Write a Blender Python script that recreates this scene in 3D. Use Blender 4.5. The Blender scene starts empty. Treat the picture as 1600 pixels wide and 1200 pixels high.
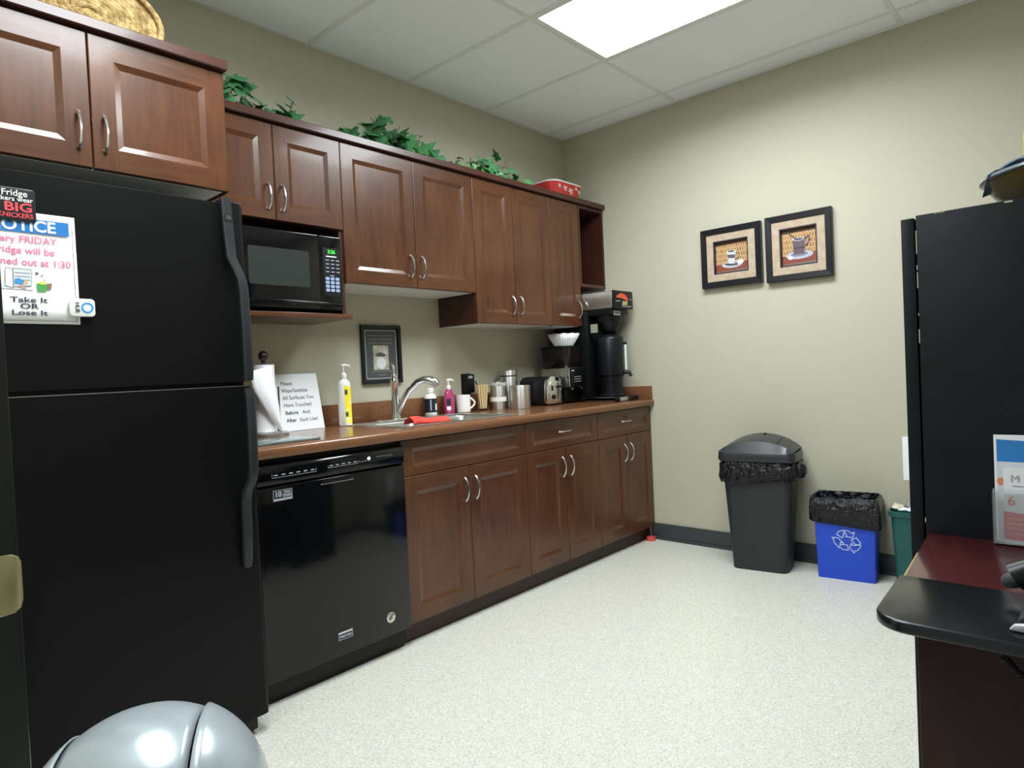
import bpy, bmesh, math, random
from mathutils import Vector, Matrix, noise
random.seed(7)
S = bpy.context.scene
COL = S.collection
PI = math.pi

# ------------------------------------------------------------------ camera, world, exposure
cam_d = bpy.data.cameras.new('camera'); cam = bpy.data.objects.new('camera', cam_d); COL.objects.link(cam)
cam_d.sensor_width = 36.0; cam_d.lens = 1018.39 / 1600 * 36.0; cam_d.clip_start = 0.02; cam_d.clip_end = 60
YAW, PITCH, ROLL = 0.7339, -0.0208, -0.0463
_f = Vector((math.cos(YAW) * math.cos(PITCH), math.sin(YAW) * math.cos(PITCH), math.sin(PITCH)))
_r = Vector((math.sin(YAW), -math.cos(YAW), 0)); _u = _r.cross(_f)
_R = math.cos(ROLL) * _r + math.sin(ROLL) * _u; _U = -math.sin(ROLL) * _r + math.cos(ROLL) * _u
cam.matrix_world = Matrix(((_R.x, _U.x, -_f.x, 0.1027), (_R.y, _U.y, -_f.y, -2.7985), (_R.z, _U.z, -_f.z, 1.1412), (0, 0, 0, 1)))
S.camera = cam
W = bpy.data.worlds.new('world'); S.world = W; W.use_nodes = True
W.node_tree.nodes['Background'].inputs[0].default_value = (0.80, 0.88, 0.92, 1)
W.node_tree.nodes['Background'].inputs[1].default_value = 0.5
S.view_settings.view_transform = 'Standard'; S.view_settings.look = 'None'
S.view_settings.exposure = 0.06; S.view_settings.gamma = 1.0; S.view_settings.use_curve_mapping = False
LAMP_W = 43.0        # watts of each ceiling light (its area lamp sits just under the diffuser)
SPREAD = math.radians(162)

# ------------------------------------------------------------------ materials
MATS = {}
def lin(c):
    if isinstance(c, str):
        c = [int(c[i:i + 2], 16) / 255 for i in (0, 2, 4)]
    return tuple((x / 12.92 if x <= 0.04045 else ((x + 0.055) / 1.055) ** 2.4) for x in c) + (1.0,)
def mat(name, col='808080', rough=0.5, metal=0.0, spec=0.5, emit=None, es=1.0, trans=0.0, alpha=1.0, coat=0.0, ior=1.45,
        var=None, vscale=20.0, vstretch=(1, 1, 1), bump=0.0, bscale=60.0, bdist=0.002, rvar=0.0, var_lo=0.35, var_hi=0.65, detail=4.0):
    if name in MATS: return MATS[name]
    m = bpy.data.materials.new(name); m.use_nodes = True; nt = m.node_tree; b = nt.nodes['Principled BSDF']
    b.inputs['Base Color'].default_value = lin(col); b.inputs['Roughness'].default_value = rough
    b.inputs['Metallic'].default_value = metal; b.inputs['Specular IOR Level'].default_value = spec
    b.inputs['IOR'].default_value = ior; b.inputs['Transmission Weight'].default_value = trans
    b.inputs['Alpha'].default_value = alpha; b.inputs['Coat Weight'].default_value = coat
    if emit:
        b.inputs['Emission Color'].default_value = lin(emit); b.inputs['Emission Strength'].default_value = es
    tc = None
    def coords():
        n = nt.nodes.new('ShaderNodeTexCoord'); mp = nt.nodes.new('ShaderNodeMapping')
        mp.inputs['Scale'].default_value = vstretch
        nt.links.new(n.outputs['Object'], mp.inputs['Vector']); return mp
    if var or bump or rvar: tc = coords()
    if var:
        nz = nt.nodes.new('ShaderNodeTexNoise'); nz.inputs['Scale'].default_value = vscale; nz.inputs['Detail'].default_value = detail
        nt.links.new(tc.outputs[0], nz.inputs['Vector'])
        cr = nt.nodes.new('ShaderNodeValToRGB'); cr.color_ramp.elements[0].position = var_lo; cr.color_ramp.elements[1].position = var_hi
        cr.color_ramp.elements[0].color = lin(var); cr.color_ramp.elements[1].color = lin(col)
        nt.links.new(nz.outputs['Fac'], cr.inputs['Fac']); nt.links.new(cr.outputs['Color'], b.inputs['Base Color'])
    if bump:
        nb = nt.nodes.new('ShaderNodeTexNoise'); nb.inputs['Scale'].default_value = bscale; nb.inputs['Detail'].default_value = 5
        nt.links.new(tc.outputs[0], nb.inputs['Vector'])
        bp = nt.nodes.new('ShaderNodeBump'); bp.inputs['Strength'].default_value = bump; bp.inputs['Distance'].default_value = bdist
        nt.links.new(nb.outputs['Fac'], bp.inputs['Height']); nt.links.new(bp.outputs['Normal'], b.inputs['Normal'])
    MATS[name] = m
    return m
def wood(name, c1, c2, c3, stretch, rough=0.30, scale=9.0):
    m = mat(name, c1, rough, coat=0.22); nt = m.node_tree; b = nt.nodes['Principled BSDF']
    tc = nt.nodes.new('ShaderNodeTexCoord'); mp = nt.nodes.new('ShaderNodeMapping'); mp.inputs['Scale'].default_value = stretch
    nt.links.new(tc.outputs['Object'], mp.inputs['Vector'])
    n1 = nt.nodes.new('ShaderNodeTexNoise'); n1.inputs['Scale'].default_value = scale; n1.inputs['Detail'].default_value = 7; n1.inputs['Distortion'].default_value = 0.7
    nt.links.new(mp.outputs[0], n1.inputs['Vector'])
    n2 = nt.nodes.new('ShaderNodeTexNoise'); n2.inputs['Scale'].default_value = 5; n2.inputs['Detail'].default_value = 2
    nt.links.new(tc.outputs['Object'], n2.inputs['Vector'])
    cr = nt.nodes.new('ShaderNodeValToRGB'); e = cr.color_ramp.elements
    e[0].position = 0.30; e[0].color = lin(c2); e[1].position = 0.72; e[1].color = lin(c3)
    k = e.new(0.5); k.color = lin(c1)
    mx = nt.nodes.new('ShaderNodeMath'); mx.operation = 'MULTIPLY_ADD'; mx.inputs[1].default_value = 0.55
    sc = nt.nodes.new('ShaderNodeMath'); sc.operation = 'MULTIPLY'; sc.inputs[1].default_value = 0.45
    nt.links.new(n2.outputs['Fac'], sc.inputs[0]); nt.links.new(n1.outputs['Fac'], mx.inputs[0]); nt.links.new(sc.outputs[0], mx.inputs[2])
    b.inputs['Coat Roughness'].default_value = 0.09; nt.links.new(mx.outputs[0], cr.inputs['Fac']); nt.links.new(cr.outputs['Color'], b.inputs['Base Color'])
    return m
CH = ('4f2d19', '3d2011', '5e381f')
M_woodv = wood('cherry_wood_upright_grain', *CH, (6, 6, 0.6))
M_woodh = wood('cherry_wood_level_grain', *CH, (0.6, 6, 6))
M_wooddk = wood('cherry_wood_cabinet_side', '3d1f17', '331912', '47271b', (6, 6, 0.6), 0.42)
M_crown = wood('cherry_wood_crown', '43251d', '391e17', '4b2b22', (0.6, 6, 6), 0.3)
M_white = mat('white_melamine', 'd4d6cf', 0.45)
M_nickel = mat('brushed_nickel', 'd8d8dc', 0.22, 1.0)
M_chrome = mat('chrome', 'e4e6ea', 0.07, 1.0)
M_steel = mat('stainless_steel', 'd2d2ce', 0.30, 1.0, bump=0.05, bscale=40, vstretch=(1, 1, 8))
M_black = mat('black_plastic', '0c0d0f', 0.38, spec=0.35)
M_fridge = mat('black_textured_steel', '08090a', 0.38, spec=0.22, bump=0.25, bscale=420, bdist=0.0006)
M_gloss = mat('gloss_black', '08090b', 0.10)
M_wall = mat('khaki_wall_paint', 'b6b29f', 0.72, bump=0.12, bscale=260, bdist=0.0008)
M_ceil = mat('ceiling_tile', 'f3f6fa', 0.85, bump=0.35, bscale=170, bdist=0.0012)
M_tbar = mat('ceiling_grid_white', 'e4e6e6', 0.5)
M_base = mat('slate_rubber_baseboard', '3d4144', 0.45)
M_lam = mat('brown_speckled_laminate', '7f563a', 0.2, var='62402a', vscale=260, detail=2)
M_paper = mat('white_paper', 'eef0f2', 0.6)
M_ink = mat('dark_ink', '2a2c33', 0.6)
M_grey = mat('grey_plastic', '77787a', 0.4)
M_whitep = mat('white_plastic', 'e9e9e4', 0.3)
M_red = mat('red_plastic', 'd8463c', 0.45)
def floor_mat():
    m = mat('speckled_floor', 'dcdac6', 0.32); nt = m.node_tree; b = nt.nodes['Principled BSDF']
    tc = nt.nodes.new('ShaderNodeTexCoord')
    v = nt.nodes.new('ShaderNodeTexVoronoi'); v.inputs['Scale'].default_value = 260
    nt.links.new(tc.outputs['Object'], v.inputs['Vector'])
    wn = nt.nodes.new('ShaderNodeTexWhiteNoise'); nt.links.new(v.outputs['Position'], wn.inputs['Vector'])
    cr = nt.nodes.new('ShaderNodeValToRGB'); e = cr.color_ramp.elements; cr.color_ramp.interpolation = 'CONSTANT'
    e[0].position = 0; e[0].color = lin('aca89a'); e[1].position = 0.05; e[1].color = lin('c6c5ba')
    for p, c in ((0.45, 'cecdc3'), (0.74, 'c0beb1'), (0.9, 'd8d8d2')):
        k = e.new(p); k.color = lin(c)
    nt.links.new(wn.outputs['Value'], cr.inputs['Fac']); nt.links.new(cr.outputs['Color'], b.inputs['Base Color'])
    return m
M_floor = floor_mat()

M_can = mat('brushed_can_steel', 'd8d8d4', 0.36, 1.0)
_b = M_can.node_tree.nodes['Principled BSDF']; _b.inputs['Anisotropic'].default_value = 0.85; _b.inputs['Anisotropic Rotation'].default_value = 0.25; _b.inputs['Roughness'].default_value = 0.42
_t = M_can.node_tree.nodes.new('ShaderNodeTangent'); _t.direction_type = 'RADIAL'; _t.axis = 'Z'
M_can.node_tree.links.new(_t.outputs[0], _b.inputs['Tangent'])
# ------------------------------------------------------------------ mesh helpers
ORG = {}
class MB:
    def __init__(s): s.v = []; s.f = []; s.m = []
    def add(s, vs, fs, mi=0):
        o = len(s.v); s.v += [Vector(p) for p in vs]
        for f in fs: s.f.append([i + o for i in f]); s.m.append(mi)
        return s
    def box(s, x0, x1, y0, y1, z0, z1, mi=0):
        x0, x1 = min(x0, x1), max(x0, x1); y0, y1 = min(y0, y1), max(y0, y1); z0, z1 = min(z0, z1), max(z0, z1)
        return s.add([(x0, y0, z0), (x1, y0, z0), (x1, y1, z0), (x0, y1, z0), (x0, y0, z1), (x1, y0, z1), (x1, y1, z1), (x0, y1, z1)],
                     [(3, 2, 1, 0), (4, 5, 6, 7), (0, 1, 5, 4), (1, 2, 6, 5), (2, 3, 7, 6), (3, 0, 4, 7)], mi)
    def loft(s, rings, mi=0, cap=True, closed=True):
        n = len(rings[0]); o = len(s.v); vs = [p for r in rings for p in r]; fs = []
        for a in range(len(rings) - 1):
            for i in range(n if closed else n - 1):
                j = (i + 1) % n; fs.append((a * n + i, a * n + j, (a + 1) * n + j, (a + 1) * n + i))
        if cap:
            fs.append(tuple(range(n))[::-1]); b = (len(rings) - 1) * n; fs.append(tuple(range(b, b + n)))
        return s.add(vs, fs, mi)
    def lathe(s, prof, c=(0, 0, 0), n=32, mi=0, cap=True):
        c = Vector(c)
        return s.loft([[c + Vector((r * math.cos(2 * PI * i / n), r * math.sin(2 * PI * i / n), z)) for i in range(n)] for r, z in prof], mi, cap)
    def tube(s, pts, rad, n=10, mi=0):
        pts = [Vector(p) for p in pts]; rr = rad if isinstance(rad, (list, tuple)) else [rad] * len(pts)
        rings = []; up = None
        for i, p in enumerate(pts):
            t = (pts[min(i + 1, len(pts) - 1)] - pts[max(i - 1, 0)]).normalized()
            if up is None:
                up = Vector((0, 0, 1)) if abs(t.z) < 0.9 else Vector((1, 0, 0))
            a = (up - t * up.dot(t)).normalized(); b = t.cross(a); up = a
            rings.append([p + (a * math.cos(2 * PI * k / n) + b * math.sin(2 * PI * k / n)) * rr[i] for k in range(n)])
        return s.loft(rings, mi)
    def prism(s, poly, fn, a, b, mi=0):
        # poly: 2d points; fn(u, v, w) -> 3d; extruded from w=a to w=b
        return s.loft([[fn(u, v, a) for u, v in poly], [fn(u, v, b) for u, v in poly]], mi)
    def grid(s, fn, nu, nv, mi=0):
        vs = [fn(i / nu, j / nv) for j in range(nv + 1) for i in range(nu + 1)]
        fs = [(j * (nu + 1) + i, j * (nu + 1) + i + 1, (j + 1) * (nu + 1) + i + 1, (j + 1) * (nu + 1) + i) for j in range(nv) for i in range(nu)]
        return s.add(vs, fs, mi)
    def xf(s, M):
        s.v = [M @ p for p in s.v]; return s
    def build(s, name, mats, parent=None, bevel=0.0, seg=2, smooth=True, angle=40, thick=0.0, org=None):
        mats = mats if isinstance(mats, (list, tuple)) else [mats]
        if parent is not None: o = ORG[parent]
        elif org is not None: o = Vector(org)
        else:
            xs = [p.x for p in s.v]; ys = [p.y for p in s.v]; o = Vector(((min(xs) + max(xs)) / 2, (min(ys) + max(ys)) / 2, min(p.z for p in s.v)))
        me = bpy.data.meshes.new(name)
        me.from_pydata([p - o for p in s.v], [], s.f)
        for m in mats: me.materials.append(m)
        for p, mi in zip(me.polygons, s.m): p.material_index = mi
        bm = bmesh.new(); bm.from_mesh(me)
        bmesh.ops.recalc_face_normals(bm, faces=bm.faces)
        if bevel > 0:
            es = [e for e in bm.edges if len(e.link_faces) == 2 and e.calc_face_angle(0) > 0.5]
            bmesh.ops.bevel(bm, geom=es, offset=bevel, segments=seg, profile=0.5, affect='EDGES', clamp_overlap=True)
        bm.to_mesh(me); bm.free()
        if smooth:
            for p in me.polygons: p.use_smooth = True
            me.set_sharp_from_angle(angle=math.radians(angle))
        ob = bpy.data.objects.new(name, me); COL.objects.link(ob)
        if parent is not None: ob.parent = parent
        else: ob.location = o
        ORG[ob] = o.copy()
        if thick:
            md = ob.modifiers.new('thickness', 'SOLIDIFY'); md.thickness = thick; md.offset = 0
        return ob
def thing(name, label, cat, loc, group=None):
    o = bpy.data.objects.new(name, None); COL.objects.link(o); o.location = loc; o.empty_display_size = 0.05
    ORG[o] = Vector(loc); tag(o, label, cat, group); return o
def tag(o, label, cat, group=None):
    o['label'] = label; o['category'] = cat
    if group: o['group'] = group
    return o
def struct(o): o['kind'] = 'structure'; return o
def B(name, x0, x1, y0, y1, z0, z1, m, parent=None, bevel=0.002, **k):
    return MB().box(x0, x1, y0, y1, z0, z1).build(name, m, parent, bevel, **k)
def put(name, mesh, loc, parent, M=None):
    ob = bpy.data.objects.new(name, mesh); COL.objects.link(ob); ob.parent = parent
    T = Matrix.Translation(Vector(loc) - ORG[parent])
    ob.matrix_local = T @ M if M is not None else T
    ORG[ob] = Vector(loc); return ob
def lathe_obj(name, prof, c, m, parent=None, n=32, **k): return MB().lathe(prof, c, n).build(name, m, parent, **k)
XZ = (Vector((1, 0, 0)), Vector((0, 0, 1)))       # frame for faces looking to -y
YZ = (Vector((0, -1, 0)), Vector((0, 0, 1)))      # frame for faces looking to -x
def text(s, size, m, org, fr, parent, name='lettering', bold=0.0, align='CENTER', sx=1.0, depth=0.0004, shear=0.0, space=1.0):
    cu = bpy.data.curves.new(name, 'FONT'); cu.body = s; cu.size = size; cu.align_x = align; cu.align_y = 'CENTER'
    cu.offset = bold * size; cu.extrude = depth / 2; cu.resolution_u = 3; cu.shear = shear; cu.space_character = space
    t = bpy.data.objects.new(name, cu); COL.objects.link(t)
    dg = bpy.context.evaluated_depsgraph_get(); me = bpy.data.meshes.new_from_object(t.evaluated_get(dg))
    bpy.data.objects.remove(t); bpy.data.curves.remove(cu)
    X, Y = fr; N = X.cross(Y); o = ORG[parent]
    for v in me.vertices:
        v.co = Vector(org) + X * v.co.x * sx + Y * v.co.y + N * (v.co.z + depth / 2) - o
    me.materials.clear(); me.materials.append(m); me.name = name
    ob = bpy.data.objects.new(name, me); COL.objects.link(ob); ob.parent = parent; ORG[ob] = o.copy()
    return ob
def plate(poly, m, org, fr, parent, name, depth=0.0005, off=0.0):
    X, Y = fr; N = X.cross(Y); org = Vector(org)
    return MB().prism(poly, lambda u, v, w: org + X * u + Y * v + N * (w + off), 0, depth).build(name, m, parent, smooth=False)
def rect(w, h, cx=0, cy=0): return [(cx - w / 2, cy - h / 2), (cx + w / 2, cy - h / 2), (cx + w / 2, cy + h / 2), (cx - w / 2, cy + h / 2)]
def rrect(w, h, r, cx=0, cy=0, n=5):
    p = []
    for qx, qy, a0 in ((1, -1, -PI / 2), (1, 1, 0), (-1, 1, PI / 2), (-1, -1, PI)):
        for i in range(n + 1):
            a = a0 + PI / 2 * i / n; p.append((cx + qx * (w / 2 - r) + r * math.cos(a), cy + qy * (h / 2 - r) + r * math.sin(a)))
    return p
def disc(r, cx=0, cy=0, n=24, ry=None): return [(cx + r * math.cos(2 * PI * i / n), cy + (ry or r) * math.sin(2 * PI * i / n)) for i in range(n)]
def stroke(polys, w, m, org, fr, parent, name, closed=False, depth=0.0006, off=0.0):
    # flat ribbon along 2d polylines
    X, Y = fr; N = X.cross(Y); org = Vector(org); mb = MB()
    for pl in polys:
        pts = pl + [pl[0]] if closed else pl
        for (a, b), (c, d) in zip(pts, pts[1:]):
            L = math.hypot(c - a, d - b)
            if L < 1e-6: continue
            tx, ty = (c - a) / L * w / 2, (d - b) / L * w / 2; nx, ny = -ty, tx
            q = [(a - tx + nx, b - ty + ny), (a - tx - nx, b - ty - ny), (c + tx - nx, d + ty - ny), (c + tx + nx, d + ty + ny)]
            mb.prism(q, lambda u, v, ww: org + X * u + Y * v + N * (ww + off), 0, depth)
    return mb.build(name, m, parent, smooth=False)

# ------------------------------------------------------------------ room shell
L, H = 3.854, 2.7505
YR = -3.42          # wall beyond the desk, outside the frame
XN = 0.262          # room face of the doorway wall
struct(B('floor', -0.6, L + .12, YR - .12, 0.12, -0.06, 0, M_floor, bevel=0))
struct(B('wall_left', -0.1, L + .12, 0, 0.12, 0, H + .08, M_wall, bevel=0))
struct(B('wall_far', L, L + .12, YR, 0, 0, H + .08, M_wall, bevel=0))
struct(B('wall_right', 0.12, L + .12, YR - .12, YR, 0, H + .08, M_wall, bevel=0))
DJ0, DJ1 = -1.9, -2.98
struct(MB().box(0.12, XN, DJ0 + .03, 0, 0, H + .08).box(0.12, XN, YR, DJ1 - .03, 0, H + .08).box(0.12, XN, DJ1 - .03, DJ0 + .03, 2.13, H + .08).build('wall_near', M_wall, smooth=False))
struct(MB().box(L - .012, L, YR, -.60, 0, .105).box(L - .018, L, YR, -.60, 0, .018).build('baseboard_far', M_base, bevel=.002))
struct(B('baseboard_right', 0.3, L - .02, YR, YR + .012, 0, .105, M_base))
M_frame = mat('black_painted_steel_frame', '1b1f1d', 0.35)
fr = struct(thing('door_1', 'black steel door frame', 'door frame', (0.19, DJ0, 0))); del fr['category']; del fr['label']
MB().box(0.105, XN + .004, DJ0, DJ0 + .03, 0, 2.13).build('jamb', M_frame, fr, .004)
MB().box(0.105, XN + .004, DJ1 - .03, DJ1, 0, 2.13).build('jamb', M_frame, fr, .004)
MB().box(0.105, XN + .004, DJ1, DJ0, 2.10, 2.13).build('door_head', M_frame, fr, .004)
MB().box(0.13, 0.222, DJ0 - .016, DJ0, 0, 2.10).build('door_stop', M_frame, fr, .003)
M_strike = mat('satin_brass_strike', 'a89f77', 0.38, 0.6)
sp = MB()
prof = [(0.223, 0), (0.247, 0), (0.259, .0006), (0.2655, .004), (0.2690, .010)]
rings = []
for (x, dy) in prof: rings.append([(x, DJ0 - .003 + dy, z) for z in (.925, .935, .965, .983, .991)] + [(x - .0, DJ0 - .0005 + dy, z) for z in (.991, .983, .965, .935, .925)])
hh = [0.033, 0.0335, 0.0325, 0.0285, 0.021]
rings = [[(x, DJ0 - .003 + dy, .931 - h), (x, DJ0 - .003 + dy, .931 + h), (x, DJ0 - .0002 + dy, .931 + h), (x, DJ0 - .0002 + dy, .931 - h)] for (x, dy), h in zip(prof, hh)]
sp.loft(rings).build('strike_plate', M_strike, fr, .0008)
MB().lathe([(.0001, .0), (.004, .0), (.004, .0015), (.0001, .002)], (0, 0, 0), 10).xf(Matrix.Translation((0.230, DJ0 - .003, .951)) @ Matrix.Rotation(PI / 2, 4, 'X')).build('screw', M_strike, fr)

# ceiling: tiles and grid bars are pieces of it
cl = struct(B('ceiling', 0.12, L, YR, 0, H + .05, H + .08, M_ceil, bevel=0))
gx = [XN] + [0.6303 + .6096 * k for k in range(6)] + [L]
gy = [0, -.8885, -2.1077, -3.3269, YR]
LIGHTS = [(0.6303, 1.2399), (2.4591, 3.0687)]
for i in range(len(gx) - 1):
    for j in range(len(gy) - 1):
        x0, x1, y1, y0 = gx[i], gx[i + 1], gy[j], gy[j + 1]
        if j == 1 and any(abs(x0 - a) < .01 for a, b in LIGHTS): continue
        if x1 - x0 < .03 or y1 - y0 < .03: continue
        MB().box(x0 + .004, x1 - .004, y0 + .004, y1 - .004, H + .0042, H + .02).build('ceiling_tile', M_ceil, cl, smooth=False)
for x in gx[1:-1]: MB().box(x - .012, x + .012, YR, 0, H, H + .004).box(x - .002, x + .002, YR, 0, H + .004, H + .03).build('ceiling_grid_bar', M_tbar, cl, smooth=False)
for y in gy[1:-1]: MB().box(XN, L, y - .012, y + .012, H - .0005, H + .0035).box(XN, L, y - .002, y + .002, H + .004, H + .03).build('ceiling_grid_bar', M_tbar, cl, smooth=False)
MB().box(XN, L, -.02, 0, H - .0007, H + .003).build('wall_angle', M_tbar, cl, smooth=False)
MB().box(L - .02, L, YR, 0, H - .0009, H + .003).build('wall_angle', M_tbar, cl, smooth=False)
M_diff = mat('lit_diffuser', 'ffffff', 0.5, emit='f2fbff', es=5.5)
for k, (a, b) in enumerate(LIGHTS):
    t = thing('ceiling_light', ['lit fluorescent ceiling panel set in the grid above the fridge', 'lit white fluorescent panel set in the ceiling grid'][k], 'ceiling light', ((a + b) / 2, -1.498, H))
    MB().box(a + .012, a + .026, -2.096, -.90, H + .001, H + .05).box(b - .026, b - .012, -2.096, -.90, H + .001, H + .05).box(a + .026, b - .026, -.915, -.90, H + .001, H + .05).box(a + .026, b - .026, -2.096, -2.081, H + .001, H + .05).build('frame', M_tbar, t, smooth=False)
    MB().box(a + .026, b - .026, -2.081, -.915, H + .004, H + .010).build('diffuser', M_diff, t, smooth=False)
    ld_ = bpy.data.lights.new('lamp', 'AREA'); ld_.shape = 'RECTANGLE'; ld_.size = .555; ld_.size_y = 1.16; ld_.energy = LAMP_W; ld_.spread = SPREAD; ld_.color = (0.91, 0.975, 1.0)
    lo_ = bpy.data.objects.new('lamp', ld_); COL.objects.link(lo_); lo_.parent = t; lo_.location = (0, 0, .0025)

# ------------------------------------------------------------------ handles and doors
def arc_handle():
    n = 14; pts = []; rad = []
    for i in range(n + 1):
        u = i / n * 2 - 1
        pts.append((0, -.004 - .024 * (1 - u * u) ** 0.75, u * .052)); rad.append(.0036 + .0026 * abs(u) ** 2.2)
    mb = MB().tube(pts, rad, 8)
    for s in (-1, 1): mb.xf(Matrix.Identity(4)).lathe([(.0001, 0), (.0062, 0), (.006, .004), (.0001, .005)], (0, 0, 0), 10) if False else None
    return mb
hob = arc_handle().build('handle_upright', M_nickel, org=(0, 0, 0)); HMESH = hob.data; bpy.data.objects.remove(hob)
ROTH = Matrix.Rotation(PI / 2, 4, 'Y')
def door(par, name, x0, x1, z0, z1, y, handle=None, st=.062, rail=.062, horiz=False, gap=.0015):
    """five-piece door in the x-z plane; outer face at y, 20 mm thick"""
    x0 += gap; x1 -= gap; z0 += gap; z1 -= gap
    yb = y + .02; bw = .018; dp = .0078; mb = MB()
    a0, a1, b0, b1 = x0 + st, x1 - st, z0 + rail, z1 - rail
    V, Hh = (0, 1) if not horiz else (0, 1)
    c0, c1, d0, d1 = a0 + bw, a1 - bw, b0 + bw, b1 - bw
    def pan(p, mi):  # front face polygon + nothing else
        mb.add([(u, yy, v) for u, v, yy in p], [tuple(range(len(p)))], mi)
    e = .0025
    # stiles full height, rails between
    pan([(x0 + e, z0 + e, y), (a0, z0 + e, y), (a0, z1 - e, y), (x0 + e, z1 - e, y)], 0)
    pan([(a1, z0 + e, y), (x1 - e, z0 + e, y), (x1 - e, z1 - e, y), (a1, z1 - e, y)], 0)
    pan([(a0, z0 + e, y), (a1, z0 + e, y), (a1, b0, y), (a0, b0, y)], 1)
    pan([(a0, b1, y), (a1, b1, y), (a1, z1 - e, y), (a0, z1 - e, y)], 1)
    pan([(a0, b0, y), (a1, b0, y), (c1, d0, y + dp), (c0, d0, y + dp)], 1)
    pan([(a0, b1, y), (c0, d1, y + dp), (c1, d1, y + dp), (a1, b1, y)], 1)
    pan([(a0, b0, y), (c0, d0, y + dp), (c0, d1, y + dp), (a0, b1, y)], 0)
    pan([(a1, b0, y), (a1, b1, y), (c1, d1, y + dp), (c1, d0, y + dp)], 0)
    for p in ([(x0 + e, z0 + e, y), (x0 + e, z1 - e, y), (x0, z1, y + e), (x0, z0, y + e)], [(x1 - e, z0 + e, y), (x1, z0, y + e), (x1, z1, y + e), (x1 - e, z1 - e, y)],
              [(x0 + e, z0 + e, y), (x0, z0, y + e), (x1, z0, y + e), (x1 - e, z0 + e, y)], [(x0 + e, z1 - e, y), (x1 - e, z1 - e, y), (x1, z1, y + e), (x0, z1, y + e)],
              [(x0, z0, y + e), (x0, z1, y + e), (x0, z1, yb), (x0, z0, yb)], [(x1, z0, y + e), (x1, z0, yb), (x1, z1, yb), (x1, z1, y + e)],
              [(x0, z0, y + e), (x0, z0, yb), (x1, z0, yb), (x1, z0, y + e)], [(x0, z1, y + e), (x1, z1, y + e), (x1, z1, yb), (x0, z1, yb)],
              [(x0, z0, yb), (x0, z1, yb), (x1, z1, yb), (x1, z0, yb)]): pan(p, 0)
    o = mb.build(name, [M_woodv, M_woodh], par, smooth=False)
    MB().box(c0 - .001, c1 + .001, y + dp, y + dp + .006, d0 - .001, d1 + .001).build('panel', M_woodh if horiz else M_woodv, o, smooth=False)
    if handle:
        hx, hz, vert = handle
        put('handle', HMESH, (hx, y - .0005, hz), o, None if vert else ROTH)
    return o
def carcass(par, x0, x1, y0, y1, z0, z1, under=M_white, open_front=False):
    t = .018
    MB().box(x0, x0 + t, y0, y1, z0, z1).box(x1 - t, x1, y0, y1, z0, z1).box(x0 + t, x1 - t, y0, y1, z1 - t, z1).box(x0 + t, x1 - t, y1 - .006, y1, z0 + t, z1 - t).build('cabinet_box', M_wooddk, par, smooth=False)
    MB().box(x0 + t, x1 - t, y0, y1, z0, z0 + t).build('bottom_panel', under, par, smooth=False)

ZT, ZU = 2.2294, 2.1923
YU = -.3133
# --- cabinet over the fridge
c = thing('upper_cabinet', 'deep cherry wood cabinet mounted above the black fridge', 'cabinet', (.737, -.3, 1.79), 'cherry wood wall cabinets')
XA, XB, XM = .335, 1.139, .7349
carcass(c, XA, XB, -.592, -.002, 1.7916, ZU)
door(c, 'door', XA, XM, 1.7916, ZU, -.612, (.700, 1.897, True), st=.066, rail=.066)
door(c, 'door', XM, XB, 1.7916, ZU, -.612, (.768, 1.899, True), st=.066, rail=.066)
# --- microwave cabinet: two short doors, niche with shelf below
X1, X2, X3, X4, X5 = 1.7873, 2.6067, 3.2643, 3.5662, L
c = thing('upper_cabinet', 'short two-door cherry wall cabinet with a niche above the microwave', 'cabinet', (1.463, -.15, 1.402), 'cherry wood wall cabinets')
carcass(c, XB, X1, -.2933, -.002, 1.7979, ZU, under=M_wooddk)
door(c, 'door', 1.152, 1.4697, 1.7979, ZU, YU, (1.437, 1.893, True))
door(c, 'door', 1.4697, X1, 1.7979, ZU, YU, (1.500, 1.893, True))
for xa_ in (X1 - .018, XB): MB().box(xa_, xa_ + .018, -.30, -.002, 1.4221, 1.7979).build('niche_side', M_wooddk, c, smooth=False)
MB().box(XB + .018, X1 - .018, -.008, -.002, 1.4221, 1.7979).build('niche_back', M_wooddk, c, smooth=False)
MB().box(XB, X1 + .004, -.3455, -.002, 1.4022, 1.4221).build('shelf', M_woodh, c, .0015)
# --- middle cabinet
c = thing('upper_cabinet', 'two-door cherry wall cabinet above the sink, right of the microwave', 'cabinet', (2.197, -.15, 1.566), 'cherry wood wall cabinets')
carcass(c, X1, X2, -.2933, -.002, 1.566, ZU)
door(c, 'door', X1, 2.2002, 1.566, ZU, YU, (2.160, 1.672, True))
door(c, 'door', 2.2002, X2, 1.566, ZU, YU, (2.232, 1.672, True))
# --- tall cabinet
c = thing('upper_cabinet', 'taller narrow two-door cherry wall cabinet hanging lower, above the toaster', 'cabinet', (2.935, -.15, 1.404), 'cherry wood wall cabinets')
carcass(c, X2, X3, -.2933, -.002, 1.4044, ZU)
door(c, 'door', X2, 2.9274, 1.4044, ZU, YU, (2.892, 1.512, True), st=.06)
door(c, 'door', 2.9274, X3, 1.4044, ZU, YU, (2.962, 1.512, True), st=.06)
# --- single door
c = thing('upper_cabinet', 'single-door cherry wall cabinet beside the open shelf', 'cabinet', (3.415, -.15, 1.404), 'cherry wood wall cabinets')
carcass(c, X3, X4, -.2933, -.002, 1.4044, ZU)
door(c, 'door', X3, X4, 1.4044, ZU, YU, (3.533, 1.512, True), st=.06)
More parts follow.
